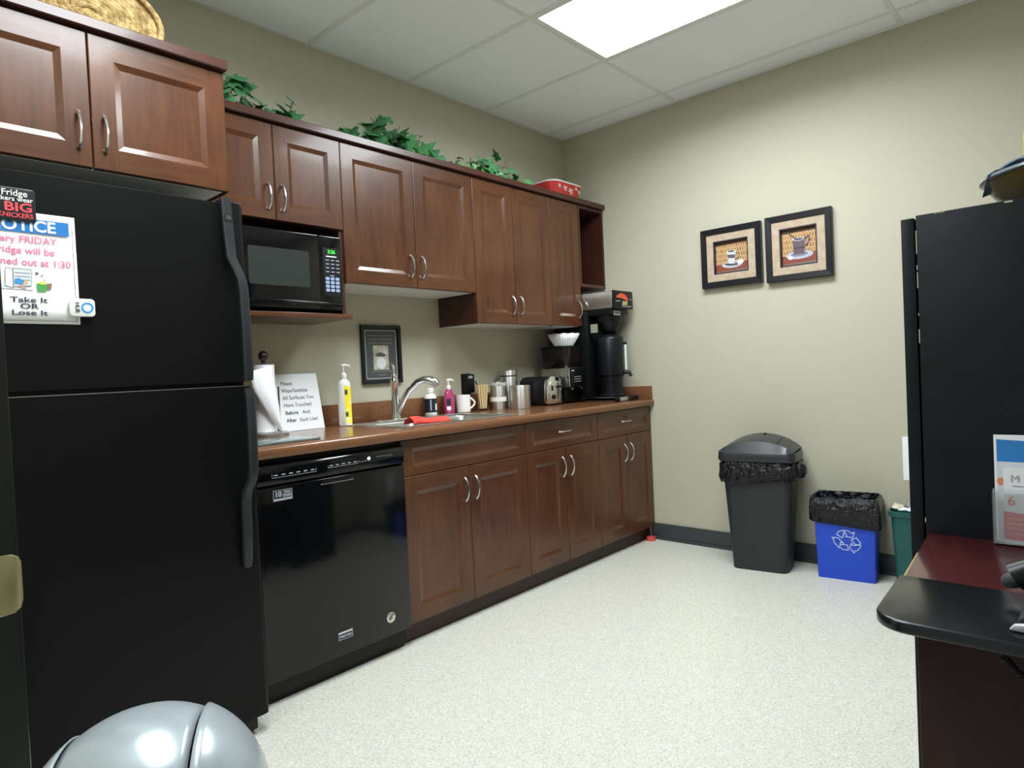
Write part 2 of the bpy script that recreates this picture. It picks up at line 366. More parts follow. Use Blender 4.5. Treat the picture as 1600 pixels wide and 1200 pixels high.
# --- open shelf
c = thing('open_wall_shelf', 'open dark cherry wall shelf box in the corner above the coffee brewer', 'shelf', (3.71, -.15, 1.664))
t_ = .018
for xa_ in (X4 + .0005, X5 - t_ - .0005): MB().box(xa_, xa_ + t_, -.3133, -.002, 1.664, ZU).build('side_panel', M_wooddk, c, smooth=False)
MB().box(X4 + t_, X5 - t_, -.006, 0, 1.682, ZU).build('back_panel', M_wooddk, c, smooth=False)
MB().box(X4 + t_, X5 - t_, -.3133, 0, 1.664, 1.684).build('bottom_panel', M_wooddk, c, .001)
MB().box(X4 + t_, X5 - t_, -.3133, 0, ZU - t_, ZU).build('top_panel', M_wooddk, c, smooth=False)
# --- crown mouldings (flat board with a small cove underneath)
def crown(name, x0, x1, yf, label):
    prof = [(-.002, ZU + .001), (yf + .012, ZU + .001), (yf + .012, ZU + .0045), (yf - .018, ZU + .0045), (yf - .022, ZU + .0075), (yf - .022, ZT - .003), (yf - .019, ZT), (yf + .03, ZT), (yf + .03, ZU + .018), (-.002, ZU + .018)]
    mb = MB().prism(prof, lambda u, v, w: (w, u, v), x0, x1)
    return tag(mb.build(name, M_crown, smooth=False), label, 'moulding')
crown('crown_moulding', XA, XB + .004, -.612, 'cherry crown board along the top of the cabinet over the fridge')
crown('crown_moulding', XB + .0045, X5 - .001, YU, 'long cherry crown board along the top of the row of wall cabinets')

# ------------------------------------------------------------------ base run
YB = -.62; ZD = .712; ZK = .0855; ZC = .9138
b0, b1, b2, b3, b4, b5 = 1.8057, 2.1958, 2.6028, 2.9325, 3.2455, L - .002
def base_cab(x0, x1, xm, label, drawer, hd):
    c = thing('base_cabinet', label, 'cabinet', ((x0 + x1) / 2, -.3, 0), 'cherry wood base cabinets')
    t = .018
    MB().box(x0, x0 + t, -.60, -.004, .09, .872).box(x1 - t, x1, -.60, -.004, .09, .872).box(x0 + t, x1 - t, -.60, -.004, .09, .108).box(x0 + t, x1 - t, -.012, -.004, .108, .872).box(x0 + t, x1 - t, -.60, -.585, .845, .872).build('cabinet_box', M_wooddk, c, smooth=False)
    MB().box(x0, x1, -.578, -.56, 0, .0895).build('toe_kick', mat('dark_toe_kick', '33211a', 0.5), c, smooth=False)
    door(c, 'drawer', x0, x1, ZD, .868, YB, (((x0 + x1) / 2, .799, False) if drawer else None), st=.055, rail=.036, horiz=True)
    door(c, 'door', x0, xm, ZK, ZD, YB, (hd[0], .605, True), st=.066, rail=.066)
    door(c, 'door', xm, x1, ZK, ZD, YB, (hd[1], .605, True), st=.066, rail=.066)
base_cab(b0, b2, b1, 'wide cherry sink base with a handleless drawer front, beside the dishwasher', False, (2.160, 2.228))
base_cab(b2, b4, b3, 'cherry base cabinet with one drawer, in the middle of the row', True, (2.893, 2.966))
base_cab(b4, b5, 3.5498, 'cherry base cabinet with one drawer, in the corner by the baseboard', True, (3.516, 3.586))

# countertop with sink cut-out
SX0, SX1, SY0, SY1 = 1.885, 2.585, -.565, -.115
CX0 = 1.135
ct = thing('countertop', 'brown speckled laminate countertop with backsplash along the wall', 'countertop', (2.5, -.33, .872))
zc0 = .8725
def front_prof(x0, x1, yin):
    r = .012; p = [(yin, ZC), (-.649 + .02, ZC)]
    for i in range(7): a = PI / 2 * i / 6; p.append((-.649 + .016 - .016 * math.sin(a), ZC - .016 + .016 * math.cos(a)))
    p += [(-.649, zc0 + .010), (-.645, zc0), (yin, zc0)]
    return p
mb = MB().prism(front_prof(0, 0, SY0), lambda u, v, w: (w, u, v), CX0, L - .0005)
mb.box(CX0, SX0, SY0, -.0005, zc0, ZC).box(SX1, L - .0005, SY0, -.0005, zc0, ZC).box(SX0, SX1, SY1, -.0005, zc0, ZC)
mb.build('worktop', M_lam, ct, angle=35)
MB().box(CX0, L - .0205, -.02, -.0005, ZC + .0002, ZC + .1).build('backsplash', M_lam, ct, .003)
MB().box(L - .02, L - .0005, -.64, -.0005, ZC + .0002, ZC + .085).build('side_splash', M_lam, ct, .003)

# dishwasher
dw = thing('dishwasher', 'gloss black built-in dishwasher between the fridge and the sink cabinet', 'dishwasher', (1.502, -.3, 0))
DX0, DX1 = 1.172, 1.8135
MB().box(DX0, DX1, -.58, -.03, .03, .865).build('body', M_black, dw, smooth=False)
MB().box(DX0 + .004, DX1 - .01, -.575, -.555, 0, .10).build('kick_plate', M_black, dw, .002)
pr = [(-.585, .083), (-.612, .083), (-.618, .088), (-.618, .768), (-.612, .772), (-.585, .772)]
MB().prism(pr, lambda u, v, w: (w, u, v), DX0 + .002, DX1 - .002).build('door', M_gloss, dw, .001)
pr = [(-.585, .776), (-.613, .776), (-.620, .780), (-.624, .832), (-.6215, .840), (-.6165, .8465), (-.609, .851), (-.585, .853)]
cp = MB().prism(pr, lambda u, v, w: (w, u, v), DX0 + .002, DX1 - .002).build('control_panel', M_gloss, dw, .0008)
M_print = mat('grey_print', 'a9aeb8', 0.5)
M_led = mat('blue_white_led', 'dfeaff', 0.4, emit='b9d4ff', es=6)
def btnrow(x0, x1, n, zc, hgt, nm):
    w = (x1 - x0) / n; polys = []; dash = []
    for i in range(n):
        a = x0 + i * w
        polys.append([(a, zc - hgt / 2), (a + w, zc - hgt / 2), (a + w, zc + hgt / 2), (a, zc + hgt / 2)])
        dash.append([(a + w * .3, zc), (a + w * .7, zc)])
    stroke(polys, .0011, M_print, (0, -.6222, 0), XZ, cp, nm, closed=True)
    stroke(dash, .0035, M_print, (0, -.6222, 0), XZ, cp, 'button_print')
btnrow(1.229, 1.402, 6, .811, .017, 'button_outline')
btnrow(1.453, 1.585, 5, .815, .015, 'button_outline')
btnrow(1.592, 1.622, 1, .821, .020, 'button_outline')
stroke([[(1.229, .8245), (1.245, .8245)], [(1.453, .8285), (1.472, .8285)]], .003, M_print, (0, -.6226, 0), XZ, cp, 'button_print')
stroke([disc(.0095, 1.636, .820, 16)], .0011, M_print, (0, -.6226, 0), XZ, cp, 'button_outline', closed=True)
plate(disc(.0055, 1.636, .820, 14), M_led, (0, -.6232, 0), XZ, cp, 'indicator_light', .0008)
stroke([[(1.672, .822), (1.712, .822)], [(1.718, .822), (1.726, .822)], [(1.731, .822), (1.750, .822)]], .0024, M_print, (0, -.6226, 0), XZ, cp, 'button_print')
MB().prism([(-.618, .748), (-.6195, .7475), (-.6195, .7505), (-.618, .751)], lambda u, v, w: (w, u, v), 1.421, 1.563).build('latch_edge', M_nickel, dw)
MB().box(1.43, 1.555, -.6186, -.6175, .752, .764).build('latch_recess', M_black, dw, smooth=False)
stk = plate(rect(.073, .038, 1.268, .738), mat('sticker_grey', '9aa0a4', 0.5), (0, -.618, 0), XZ, dw, 'sticker', .0004)
plate(rect(.069, .028, 1.268, .7415), mat('sticker_dark', '20252c', 0.5), (0, -.6184, 0), XZ, stk, 'sticker_field', .0003)
text('10', .026, M_print, (1.250, -.6187, .7415), XZ, stk, bold=.03)
text('YEAR', .0115, M_print, (1.284, -.6187, .7475), XZ, stk, bold=.02)
stroke([[(1.269, .739), (1.300, .739)], [(1.269, .733), (1.300, .733)]], .003, M_print, (0, -.6187, 0), XZ, stk, 'small_print')
bd = plate(rect(.062, .030, 1.492, .163), M_nickel, (0, -.618, 0), XZ, dw, 'name_badge', .003)
plate(rect(.058, .021, 1.492, .160), mat('badge_blue', '2b3050', 0.4), (0, -.621, 0), XZ, bd, 'badge_field', .0004)
text('MAYTAG', .0125, M_nickel, (1.492, -.6214, .160), XZ, bd, bold=.02)
rs = plate(disc(.021, 1.709, .160, 28), mat('sticker_cream', 'c9ccb4', 0.5), (0, -.618, 0), XZ, dw, 'sticker', .0005)
M_bprint = mat('blue_print', '32487e', 0.5)
stroke([disc(.0045, 1.704, .157, 10)], .003, M_bprint, (0, -.6186, 0), XZ, rs, 'sticker_mark', closed=True)
stroke([[(1.708, .160), (1.716, .169)], [(1.704, .166), (1.720, .170)], [(1.708, .157), (1.717, .158)]], .003, M_bprint, (0, -.6186, 0), XZ, rs, 'sticker_mark')
stroke([[(1.709 + .016 * math.cos(a), .160 + .016 * math.sin(a)), (1.709 + .016 * math.cos(a + .17), .160 + .016 * math.sin(a + .17))] for a in [PI * .12 + k * .28 for k in range(9)]], .0028, M_ink, (0, -.6186, 0), XZ, rs, 'sticker_mark')

dw.location.y -= .020; dw.location.x -= .010      # the appliance stands slightly proud of the cabinet doors
# ------------------------------------------------------------------ fridge
YF = -.7627; FX0, FX1 = .352, 1.1083
rf = thing('refrigerator', 'tall black top-freezer refrigerator standing by the doorway', 'refrigerator', (.73, -.4, 0))
MB().box(FX0 + .004, FX1 - .004, -.695, -.04, .03, 1.695).build('body', M_black, rf, .006)
def fdoor(nm, z0, z1):
    pts = rrect(FX1 - FX0, .062, .016, (FX0 + FX1) / 2, YF + .031, 5)
    return MB().prism(pts, lambda u, v, w: (u, v, w), z0, z1).build(nm, M_fridge, rf, .002, seg=1)
d1 = fdoor('freezer_door', 1.146, 1.709); d2 = fdoor('fridge_door', .062, 1.132)
MB().box(FX0 + .01, FX1 - .01, -.72, -.70, 1.132, 1.146).build('door_gasket', M_black, rf, smooth=False)
MB().box(FX0 + .02, FX1 - .03, -.735, -.68, .012, .060).build('grille', M_black, rf, .004)
for x in (FX0 + .06, FX1 - .045):
    lathe_obj('foot', [(.018, 0), (.018, .012), (.008, .016), (.008, .035)], (x, -.70, 0), M_grey, rf, 14)
MB().box(FX1 - .075, FX1 - .006, -.755, -.70, 1.709, 1.721).build('hinge_cover', M_black, rf, .004)
MB().box(FX0, FX1 - .012, YF + .0005, YF + .004, 1.1295, 1.1325).build('door_edge_strip', mat('dark_steel_strip', '8d9096', 0.3, 0.8), d2, smooth=False)
M_hand = mat('satin_black_handle', '24272b', 0.30)
def fhandle(par, zs):
    # strap handle: list of (x, y stand-off, z, width)
    rings = []
    for x, dy, z, w in zs:
        y = YF - dy
        rings.append([(x - w / 2, y + .004, z), (x - w / 2, y - .010, z), (x - w / 2 + .006, y - .014, z), (x + w / 2 - .006, y - .014, z), (x + w / 2, y - .010, z), (x + w / 2, y + .004, z)])
    return MB().loft(rings).build('handle', M_hand, par, angle=25)
h1 = fhandle(d1, [(1.047, .002, 1.722, .030), (1.048, .006, 1.67, .031), (1.049, .010, 1.60, .031), (1.051, .014, 1.535, .030), (1.062, .024, 1.50, .029), (1.071, .034, 1.465, .029), (1.073, .038, 1.43, .029), (1.074, .040, 1.30, .029), (1.074, .040, 1.175, .029), (1.074, .036, 1.148, .028)])
plate(rect(.024, .022, 1.0475, 1.660), mat('badge_dark', '15181b', 0.4), (0, YF - .0215, 0), XZ, h1, 'logo_badge', .0008)
stroke([disc(.0075, 1.0475, 1.660, 18)], .0012, M_grey, (0, YF - .0225, 0), XZ, h1, 'logo_mark', closed=True)
text('GE', .009, M_grey, (1.0475, YF - .0225, 1.660), XZ, h1, 'logo_mark', shear=.2)
fhandle(d2, [(1.074, .034, 1.124, .028), (1.075, .040, 1.095, .029), (1.075, .040, .96, .029), (1.074, .038, .86, .029), (1.071, .032, .83, .029), (1.060, .020, .80, .029), (1.056, .014, .76, .030), (1.056, .010, .66, .030), (1.055, .006, .585, .029), (1.055, .002, .555, .022)])
# notice sheet
nt_ = thing('notice_sheet', 'white fridge clean-out notice with a blue heading, hung on the freezer door', 'notice', (.526, YF - .001, 1.318))
NX0, NX1, NZ0, NZ1 = .4185, .6365, 1.318, 1.604
YN = YF - .0012
MB().grid(lambda u, v: (NX0 + (NX1 - NX0) * u, YN - .0015 * math.sin(PI * v) - .001 * math.sin(3 * u + 2 * v), NZ0 + (NZ1 - NZ0) * v), 6, 8).build('sheet', M_paper, nt_, thick=.0004)
YP = YF - .0045
M_blue = mat('notice_blue', '1f6fb8', 0.5); M_pink = mat('notice_pink_text', 'dd7a9c', 0.6); M_bk = mat('notice_navy_text', '2b2c44', 0.6)
stroke([[(NX0 + .008, NZ0 + .008), (NX1 - .008, NZ0 + .008), (NX1 - .008, NZ1 - .009), (NX0 + .008, NZ1 - .009)]], .0010, M_ink, (0, YP, 0), XZ, nt_, 'border_line', closed=True)
plate(rect(.192, .036, .5255, 1.569), M_blue, (0, YP, 0), XZ, nt_, 'heading_band', .0005)
text('NOTICE', .040, M_paper, (.519, YP - .0006, 1.568), XZ, nt_, bold=.022)
text('Every FRIDAY', .0245, M_pink, (.521, YP, 1.5325), XZ, nt_, bold=.014)
text('Fridge will be', .0245, M_pink, (.521, YP, 1.5045), XZ, nt_, bold=.014)
text('cleaned out at 1:30', .0245, M_pink, (.527, YP, 1.475), XZ, nt_, bold=.014)
for i, s in enumerate(('Take It', 'OR', 'Lose It')): text(s, .0185, M_bk, (.5255, YP, 1.3785 - .0165 * i), XZ, nt_, bold=.012, sx=1.5)
def pic(poly, col, k=0): return plate(poly, mat('clipart_' + col, col, 0.6), (0, YP - .0004 * k, 0), XZ, nt_, 'drawing', .0004)
pic([(.463, 1.418), (.512, 1.408), (.535, 1.412), (.535, 1.404), (.46, 1.406)], 'd3d7dc')
pic([(.478, 1.413), (.494, 1.408), (.495, 1.457), (.480, 1.458)], 'e3e6e8', 1)
pic([(.495, 1.411), (.533, 1.416), (.534, 1.457), (.496, 1.458)], 'ced6da', 1)
stroke([[(.478, 1.413), (.494, 1.408), (.495, 1.457), (.480, 1.458)], [(.495, 1.411), (.533, 1.416), (.534, 1.457), (.496, 1.458)]], .0006, M_grey, (0, YP - .0009, 0), XZ, nt_, 'drawing', closed=True)
stroke([[(.499, 1.447), (.530, 1.447)], [(.499, 1.438), (.530, 1.438)], [(.515, 1.429), (.530, 1.429)]], .0008, M_grey, (0, YP - .0009, 0), XZ, nt_, 'drawing')
pic([(.497, 1.419), (.514, 1.417), (.517, 1.428), (.507, 1.433), (.498, 1.431)], '3c8fcf', 3)
pic([(.514, 1.417), (.524, 1.420), (.524, 1.428), (.516, 1.428)], 'dda982', 3)
pic([(.503, 1.412), (.520, 1.406), (.521, 1.409), (.508, 1.417)], 'c79a92', 3)
pic([(.545, 1.402), (.563, 1.402), (.566, 1.422), (.543, 1.422)], '4a9d52', 2); pic([(.564, 1.407), (.574, 1.408), (.577, 1.424), (.566, 1.423)], '8a6a5c', 2)
pic(disc(.008, .555, 1.423, 10, .004), 'c8d84a', 3); pic(disc(.004, .545, 1.448, 8, .003), '4b5263', 2); pic(disc(.003, .556, 1.444, 8), 'b9a3a0', 2); pic(disc(.0025, .561, 1.431, 8), 'b9b0a0', 2)
# magnets
mg = thing('fridge_magnet', 'black rectangular slogan magnet with white and red lettering, on the freezer door', 'magnet', (.496, YF - .006, 1.577))
MB().prism(rrect(.112, .084, .008, .4945, 1.6185), lambda u, v, w: (u, w, v), YF - .0065, YF - .0095).build('magnet_plate', mat('magnet_black', '202329', 0.3), mg, .0006)
YM = YF - .0097
text('Fridge', .022, M_whitep, (.507, YM, 1.647), XZ, mg, bold=.008)
text('Pickers wear', .0165, M_whitep, (.502, YM, 1.632), XZ, mg, bold=.008)
M_mred = mat('magnet_red', 'e0484e', 0.5)
text('BIG', .031, M_mred, (.5135, YM, 1.6115), XZ, mg, bold=.022, sx=1.25)
text('KNICKERS', .0165, M_mred, (.507, YM, 1.591), XZ, mg, bold=.01, sx=.98)
hb = thing('fridge_magnet', 'white plastic clip magnet with a blue ring, at the corner of the notice', 'magnet', (.638, YF - .006, 1.337))
MB().prism(rrect(.060, .048, .010, .640, 1.3625), lambda u, v, w: (u, w, v), YF - .005, YF - .016).build('clip_body', M_whitep, hb, .003)
MB().loft([[(.651 + r * math.cos(2 * PI * i / 36), y, 1.3625 + r * math.sin(2 * PI * i / 36)) for i in range(36)] for r, y in ((.0145, YF - .0155), (.0145, YF - .0168), (.0100, YF - .0168), (.0100, YF - .0155))], cap=False).build('ring', mat('ring_blue', '3f8ede', 0.4), hb, angle=30)
text('HUB', .014, M_ink, (.6275, YF - .0162, 1.3625), (Vector((0, 0, -1)), Vector((1, 0, 0))), hb, bold=.02)

# ------------------------------------------------------------------ microwave
mw = thing('microwave', 'black microwave oven in the niche of the wall cabinet', 'microwave', (1.50, -.2, 1.4225))
MX0, MX1, MZ0, MZ1, YMF = 1.262, 1.742, 1.4375, 1.752, -.352
MB().box(MX0, MX1, -.325, -.03, MZ0, MZ1).build('body', M_black, mw, .004)
for x in (MX0 + .04, MX1 - .04): lathe_obj('foot', [(.012, 1.4223), (.014, 1.43), (.014, MZ0)], (x, -.29, 0), M_black, mw, 12)
MDX = 1.632
pr = rrect(MDX - MX0, .30, .004, (MDX + MX0) / 2, (MZ0 + MZ1) / 2 + .0)
md_ = MB().prism(rrect(MDX - MX0 - .001, MZ1 - MZ0, .006, (MDX + MX0) / 2, (MZ0 + MZ1) / 2), lambda u, v, w: (u, w, v), -.326, YMF).build('door', M_gloss, mw, .002)
MB().prism(rrect(.265, .150, .008, 1.452, 1.602), lambda u, v, w: (u, w, v), YMF - .0006, YMF + .001).build('window', mat('microwave_window_mesh', '2b302e', 0.25), md_)
MB().prism([(YMF + .002, 1.452), (YMF - .008, 1.456), (YMF - .010, 1.464), (YMF - .004, 1.470), (YMF + .002, 1.472)], lambda u, v, w: (w, u, v), MX0 + .01, MX1 - .004).build('bottom_lip', M_gloss, mw, .001)
pn = MB().prism(rrect(MX1 - MDX - .001, MZ1 - MZ0, .006, (MDX + MX1) / 2, (MZ0 + MZ1) / 2), lambda u, v, w: (u, w, v), -.326, YMF).build('control_panel', M_gloss, mw, .002)
MB().prism(rrect(.080, .205, .008, 1.690, 1.600), lambda u, v, w: (u, w, v), YMF - .0006, YMF + .001).build('keypad_field', mat('keypad_black', '0d1016', 0.35), pn)
M_green = mat('green_display', '0a3a12', 0.4, emit='3fe03a', es=1.6)
text('3:26', .022, M_green, (1.692, YMF - .0012, 1.686), XZ, pn, 'display_digits', bold=.03)
stroke([[(1.668, 1.666), (1.714, 1.666)]], .0045, M_whitep, (0, YMF - .0010, 0), XZ, pn, 'key_print')
M_key = mat('key_blue_grey', '8fa3c4', 0.5); km = None
for r_ in range(4):
    stroke([[(1.664 + .0255 * c_, 1.650 - .0165 * r_), (1.677 + .0255 * c_, 1.650 - .0165 * r_)] for c_ in range(3)], .0032, M_print, (0, YMF - .0010, 0), XZ, pn, 'key_print')
stroke([[(1.683, 1.584), (1.700, 1.584)]], .003, M_print, (0, YMF - .0010, 0), XZ, pn, 'key_print')
for r_ in range(4):
    for c_ in range(3):
        plate(rrect(.0185, .0125, .003, 1.6675 + .0245 * c_, 1.571 - .0165 * r_), M_key, (0, YMF - .0006, 0), XZ, pn, 'key', .0012)

# ------------------------------------------------------------------ tray, ivy and tin on top of the cabinets
def coil_basket():
    t = thing('woven_tray', 'oval tan woven seagrass tray standing on edge above the fridge cabinet', 'tray', (.80, -.40, ZU + .019))
    M_sea = mat('seagrass_coil', 'cdb27c', 0.8, var='8f7344', vscale=42, bump=0.8, bscale=85, bdist=0.005)
    A, Bz, cx, cz = .222, .138, .800, ZU + .0205 + .1385
    def ring(k, y, rr, i):
        n = 64; pts = [(cx + (A - rr) * k * math.cos(2 * PI * j / n), y, cz + ((Bz - rr) * k + (A - Bz) * 0) * math.sin(2 * PI * j / n)) for j in range(n + 1)]
        MB().tube(pts, [rr * (1 + .10 * math.sin(j * 2.3 + i * 1.3)) for j in range(n)] + [rr], 8).build('coil', M_sea, t)
    y = -.44; i = 0
    for q in range(2): ring(1.0 - .012 * q, y + .0165 * q, .0098, q)          # wall coils
    yb = y + .0165
    k = .93
    while k > .06: ring(k, yb, .0105, i); k -= .080; i += 1                   # base coils
    MB().prism(disc(A * .93, cx, cz, 40, Bz * .93), lambda u, v, w: (u, w, v), yb - .003, yb + .006).build('base_disc', M_sea, t)
coil_basket()
LEAFM = []
def leaf_mesh(k, sc):
    out = [(0, -.10), (.26, -.22), (.46, -.02), (.30, .16), (.52, .46), (.24, .44), (0, .95), (-.24, .44), (-.52, .46), (-.30, .16), (-.46, -.02), (-.26, -.22)]
    vs = [Vector((0, .12, .06 * sc))]
    for i, (x, y) in enumerate(out):
        z = -.16 * (x * x) * 2 - .10 * max(0, y - .3) ** 2 + .03 * math.sin(i * 2.3 + k)
        vs.append(Vector((x * sc, y * sc, z * sc)))
    vs[0] = Vector((0, .15 * sc, .03 * sc))
    me = bpy.data.meshes.new('leaf'); n = len(out)
    me.from_pydata(vs, [], [(0, 1 + i, 1 + (i + 1) % n) for i in range(n)])
    me.materials.append(mat('ivy_leaf_%d' % (k % 4), ['3f7d4c', '52925a', '346b48', '68a35f'][k % 4], 0.4, var=['2c5f3d', '3c7546', '28583e', '4f8850'][k % 4], vscale=40))
    for p in me.polygons: p.use_smooth = True
    return me
LEAFM = [leaf_mesh(k, s) for k, s in enumerate((.092, .104, .080, .074, .098, .112, .066, .086))]
M_stem = mat('ivy_stem', '6d5a3a', 0.7)
def ivy(label, x0, x1, clumps, sprigs, nleaf, seed, y=-.16, ls=1.0):
    rnd = random.Random(seed)
    t = thing('ivy_plant', label, 'plant', ((x0 + x1) / 2, y, ZU + .019), 'artificial ivy on the cabinets')
    mb = MB()
    zb = ZU + .019
    pts = [(x0 + (x1 - x0) * i / 8, y + .03 * math.sin(i * 1.7), zb + .012 + .012 * math.sin(i * 2.2)) for i in range(9)]
    mb.tube(pts, .004, 6)
    for cx, h, w in clumps:
        for q in range(5): mb.tube([(cx, y, zb + .004), (cx + rnd.uniform(-w, w) * .5, y + rnd.uniform(-.05, .05), zb + h * .5), (cx + rnd.uniform(-w, w), y + rnd.uniform(-.08, .08), zb + h * rnd.uniform(.7, .98))], .0022, 5)
    for sx, sz in sprigs: mb.tube([(sx - .06, y, zb + .02), (sx - .03, y - .01, zb + .08), (sx, y - .01, zb + sz)], .002, 5)
    mb.build('vine_stem', M_stem, t)
    def leaf(p, rz, tilt, sc=1.0):
        m = LEAFM[rnd.randrange(len(LEAFM))]
        nrm = Vector((rnd.uniform(-.9, .5), rnd.uniform(-1.1, -.1), rnd.uniform(.15, 1.1))).normalized()
        d = Vector((rnd.uniform(-1, 1), rnd.uniform(-.4, .3), rnd.uniform(-1, .55))); d = (d - nrm * d.dot(nrm)).normalized(); sd = d.cross(nrm)
        M = Matrix(((sd.x, d.x, nrm.x, 0), (sd.y, d.y, nrm.y, 0), (sd.z, d.z, nrm.z, 0), (0, 0, 0, 1))) @ Matrix.Scale(sc * .95 * ls, 4)
        if d.z < 0: p = (p[0], p[1], max(p[2], zb + .062 * sc * -d.z + .012))
        p = (p[0], max(-.245, min(-.075, p[1])), p[2])
        put('leaf', m, p, t, M)
    for i in range(nleaf):
        cx, h, w = clumps[rnd.randrange(len(clumps))]
        a = rnd.uniform(-1, 1); z = rnd.uniform(.15, 1) * h * math.sqrt(max(0.05, 1 - a * a))
        p = (cx + a * w, y + rnd.uniform(-.10, .07), zb + max(.02, z))
        leaf(p, rnd.uniform(-2.4, 2.4) + PI, rnd.uniform(-1.3, -.2) if rnd.random() < .7 else rnd.uniform(.2, 1.0), rnd.uniform(.85, 1.15))
    for i in range(nleaf // 3):
        p = (rnd.uniform(x0, x1), y + rnd.uniform(-.10, .04), zb + rnd.uniform(.03, .075))
        leaf(p, rnd.uniform(-PI, PI), rnd.uniform(-1.2, .2), .9)
    for sx, sz in sprigs:
        for q in range(5):
            f = .35 + .65 * q / 4; leaf((sx - .06 * (1 - f), y - .01, zb + sz * f), rnd.uniform(-PI, PI), rnd.uniform(-.9, .3), .62)
ivy('green ivy trailing above the microwave cabinet, next to the deeper fridge cabinet', 1.20, 1.70, [(1.38, .175, .10), (1.50, .095, .12), (1.26, .16, .08)], [(1.655, .165)], 72, 3)
ivy('bushiest green ivy bunch on top of the cabinet over the sink', 1.87, 2.55, [(2.13, .20, .14), (2.05, .15, .15), (2.27, .15, .12), (2.42, .09, .10)], [(2.385, .185), (1.90, .11)], 136, 5)
ivy('rounded green ivy bunch on top of the tall cabinet beside the red dish', 2.63, 3.17, [(2.92, .19, .12), (2.82, .14, .12), (2.99, .13, .09)], [(2.66, .13), (3.15, .10)], 150, 12, ls=.78)
# red snowflake dish
tn = thing('festive_dish', 'red dish with white snowflakes and a white rim on top of the cabinets', 'dish', (3.55, -.17, ZU + .019))
zb = ZU + .0195
def dring(w, d, z, r): return [(3.545 + u, -.17 + v, z) for u, v in rrect(w, d, r, n=6)]
M_dish = mat('red_glazed_dish', 'c23a38', 0.25)
MB().loft([dring(.26, .15, zb, .05), dring(.30, .18, zb + .04, .06), dring(.34, .21, zb + .120, .07), dring(.325, .195, zb + .120, .065), dring(.29, .17, zb + .045, .06), dring(.26, .14, zb + .01, .05)]).build('bowl', M_dish, tn)
MB().loft([dring(.343, .213, zb + .118, .07), dring(.345, .215, zb + .126, .07), dring(.323, .193, zb + .126, .065), dring(.323, .193, zb + .118, .065), dring(.343, .213, zb + .118, .07)], cap=False).build('rim', M_whitep, tn)
def flake(cx, cz, r):
    xo = cx; k = (cz - zb - .04) / .08; y = -.17 - (.09 + .015 * k) - .0012
    pol = []
    for a in range(3):
        an = a * PI / 3 + .3; pol.append([(xo - r * math.cos(an), cz - r * math.sin(an)), (xo + r * math.cos(an), cz + r * math.sin(an))])
    ob = stroke(pol, r * .22, M_whitep, (0, y, 0), (Vector((1, 0, 0)), Vector((0, -.18, .98))) if False else XZ, tn, 'snowflake', depth=.0012)
for cx, cz, r in ((3.445, .092, .014), (3.505, .088, .020), (3.565, .080, .026), (3.62, .098, .013), (3.655, .082, .014)): flake(cx, zb + cz, r)

# ------------------------------------------------------------------ things on and over the counter
ZCT = ZC + .0003
# cutting board
tag(MB().prism(rrect(.33, .21, .012, 1.29, -.485), lambda u, v, w: (u, v, w), ZCT, ZCT + .007).build('cutting_board', mat('grey_green_glass', '707d78', 0.12, var='53605b', vscale=14), bevel=.001), 'grey marbled glass cutting board on the counter beside the fridge', 'cutting board')
# paper towel holder and roll
PT = (1.437, -.20)
ph = thing('paper_towel_holder', 'steel paper towel stand with a dark ball finial on the counter', 'paper towel holder', (PT[0], PT[1], ZCT))
lathe_obj('base', [(.001, ZCT), (.088, ZCT), (.088, ZCT + .010), (.080, ZCT + .016), (.001, ZCT + .016)], (*PT, 0), M_steel, ph, 40)
lathe_obj('pole', [(.005, ZCT + .016), (.005, 1.224)], (*PT, 0), M_steel, ph, 12)
lathe_obj('finial', [(.004, 1.216), (.009, 1.219), (.009, 1.228), (.016, 1.236), (.021, 1.249), (.017, 1.262), (.008, 1.270), (.001, 1.271)], (*PT, 0), mat('dark_bronze', '3c2f33', 0.2, 0.5), ph, 20)
MB().tube([(PT[0] + .050, PT[1] - .02, ZCT + .014), (PT[0] + .050, PT[1] - .02, 1.12)], .0035, 8).build('tension_arm', mat('dark_bronze'), ph)
pt_ = thing('paper_towel_roll', 'white paper towel roll with a loose pointed sheet hanging off', 'paper towel', (PT[0], PT[1], ZCT + .017))
MB().lathe([(.020, .932), (.042, .932), (.042, 1.212), (.020, 1.212), (.020, .932)], (*PT, 0), 28, cap=False).build('roll', M_paper, pt_)
LFT = [(0, 1.352, 1.186), (.25, 1.361, 1.112), (.45, 1.387, 1.056), (.72, 1.425, .987), (1, 1.479, .9235)]
def flap(u, v):
    t = 1 - v
    for (t0, x0, z0), (t1, x1, z1) in zip(LFT, LFT[1:]):
        if t0 <= t <= t1 + 1e-9:
            q = (t - t0) / (t1 - t0); lx, lz = x0 + (x1 - x0) * q, z0 + (z1 - z0) * q; break
    rx, rz = 1.4457 + .035 * t, 1.2078 - .2853 * t
    return Vector((lx + (rx - lx) * u, -.246 - .014 * math.sin(PI * u) - .012 * math.sin(PI * t), lz + (rz - lz) * u))
MB().grid(flap, 8, 14).build('loose_sheet', M_paper, pt_, thick=.0006)
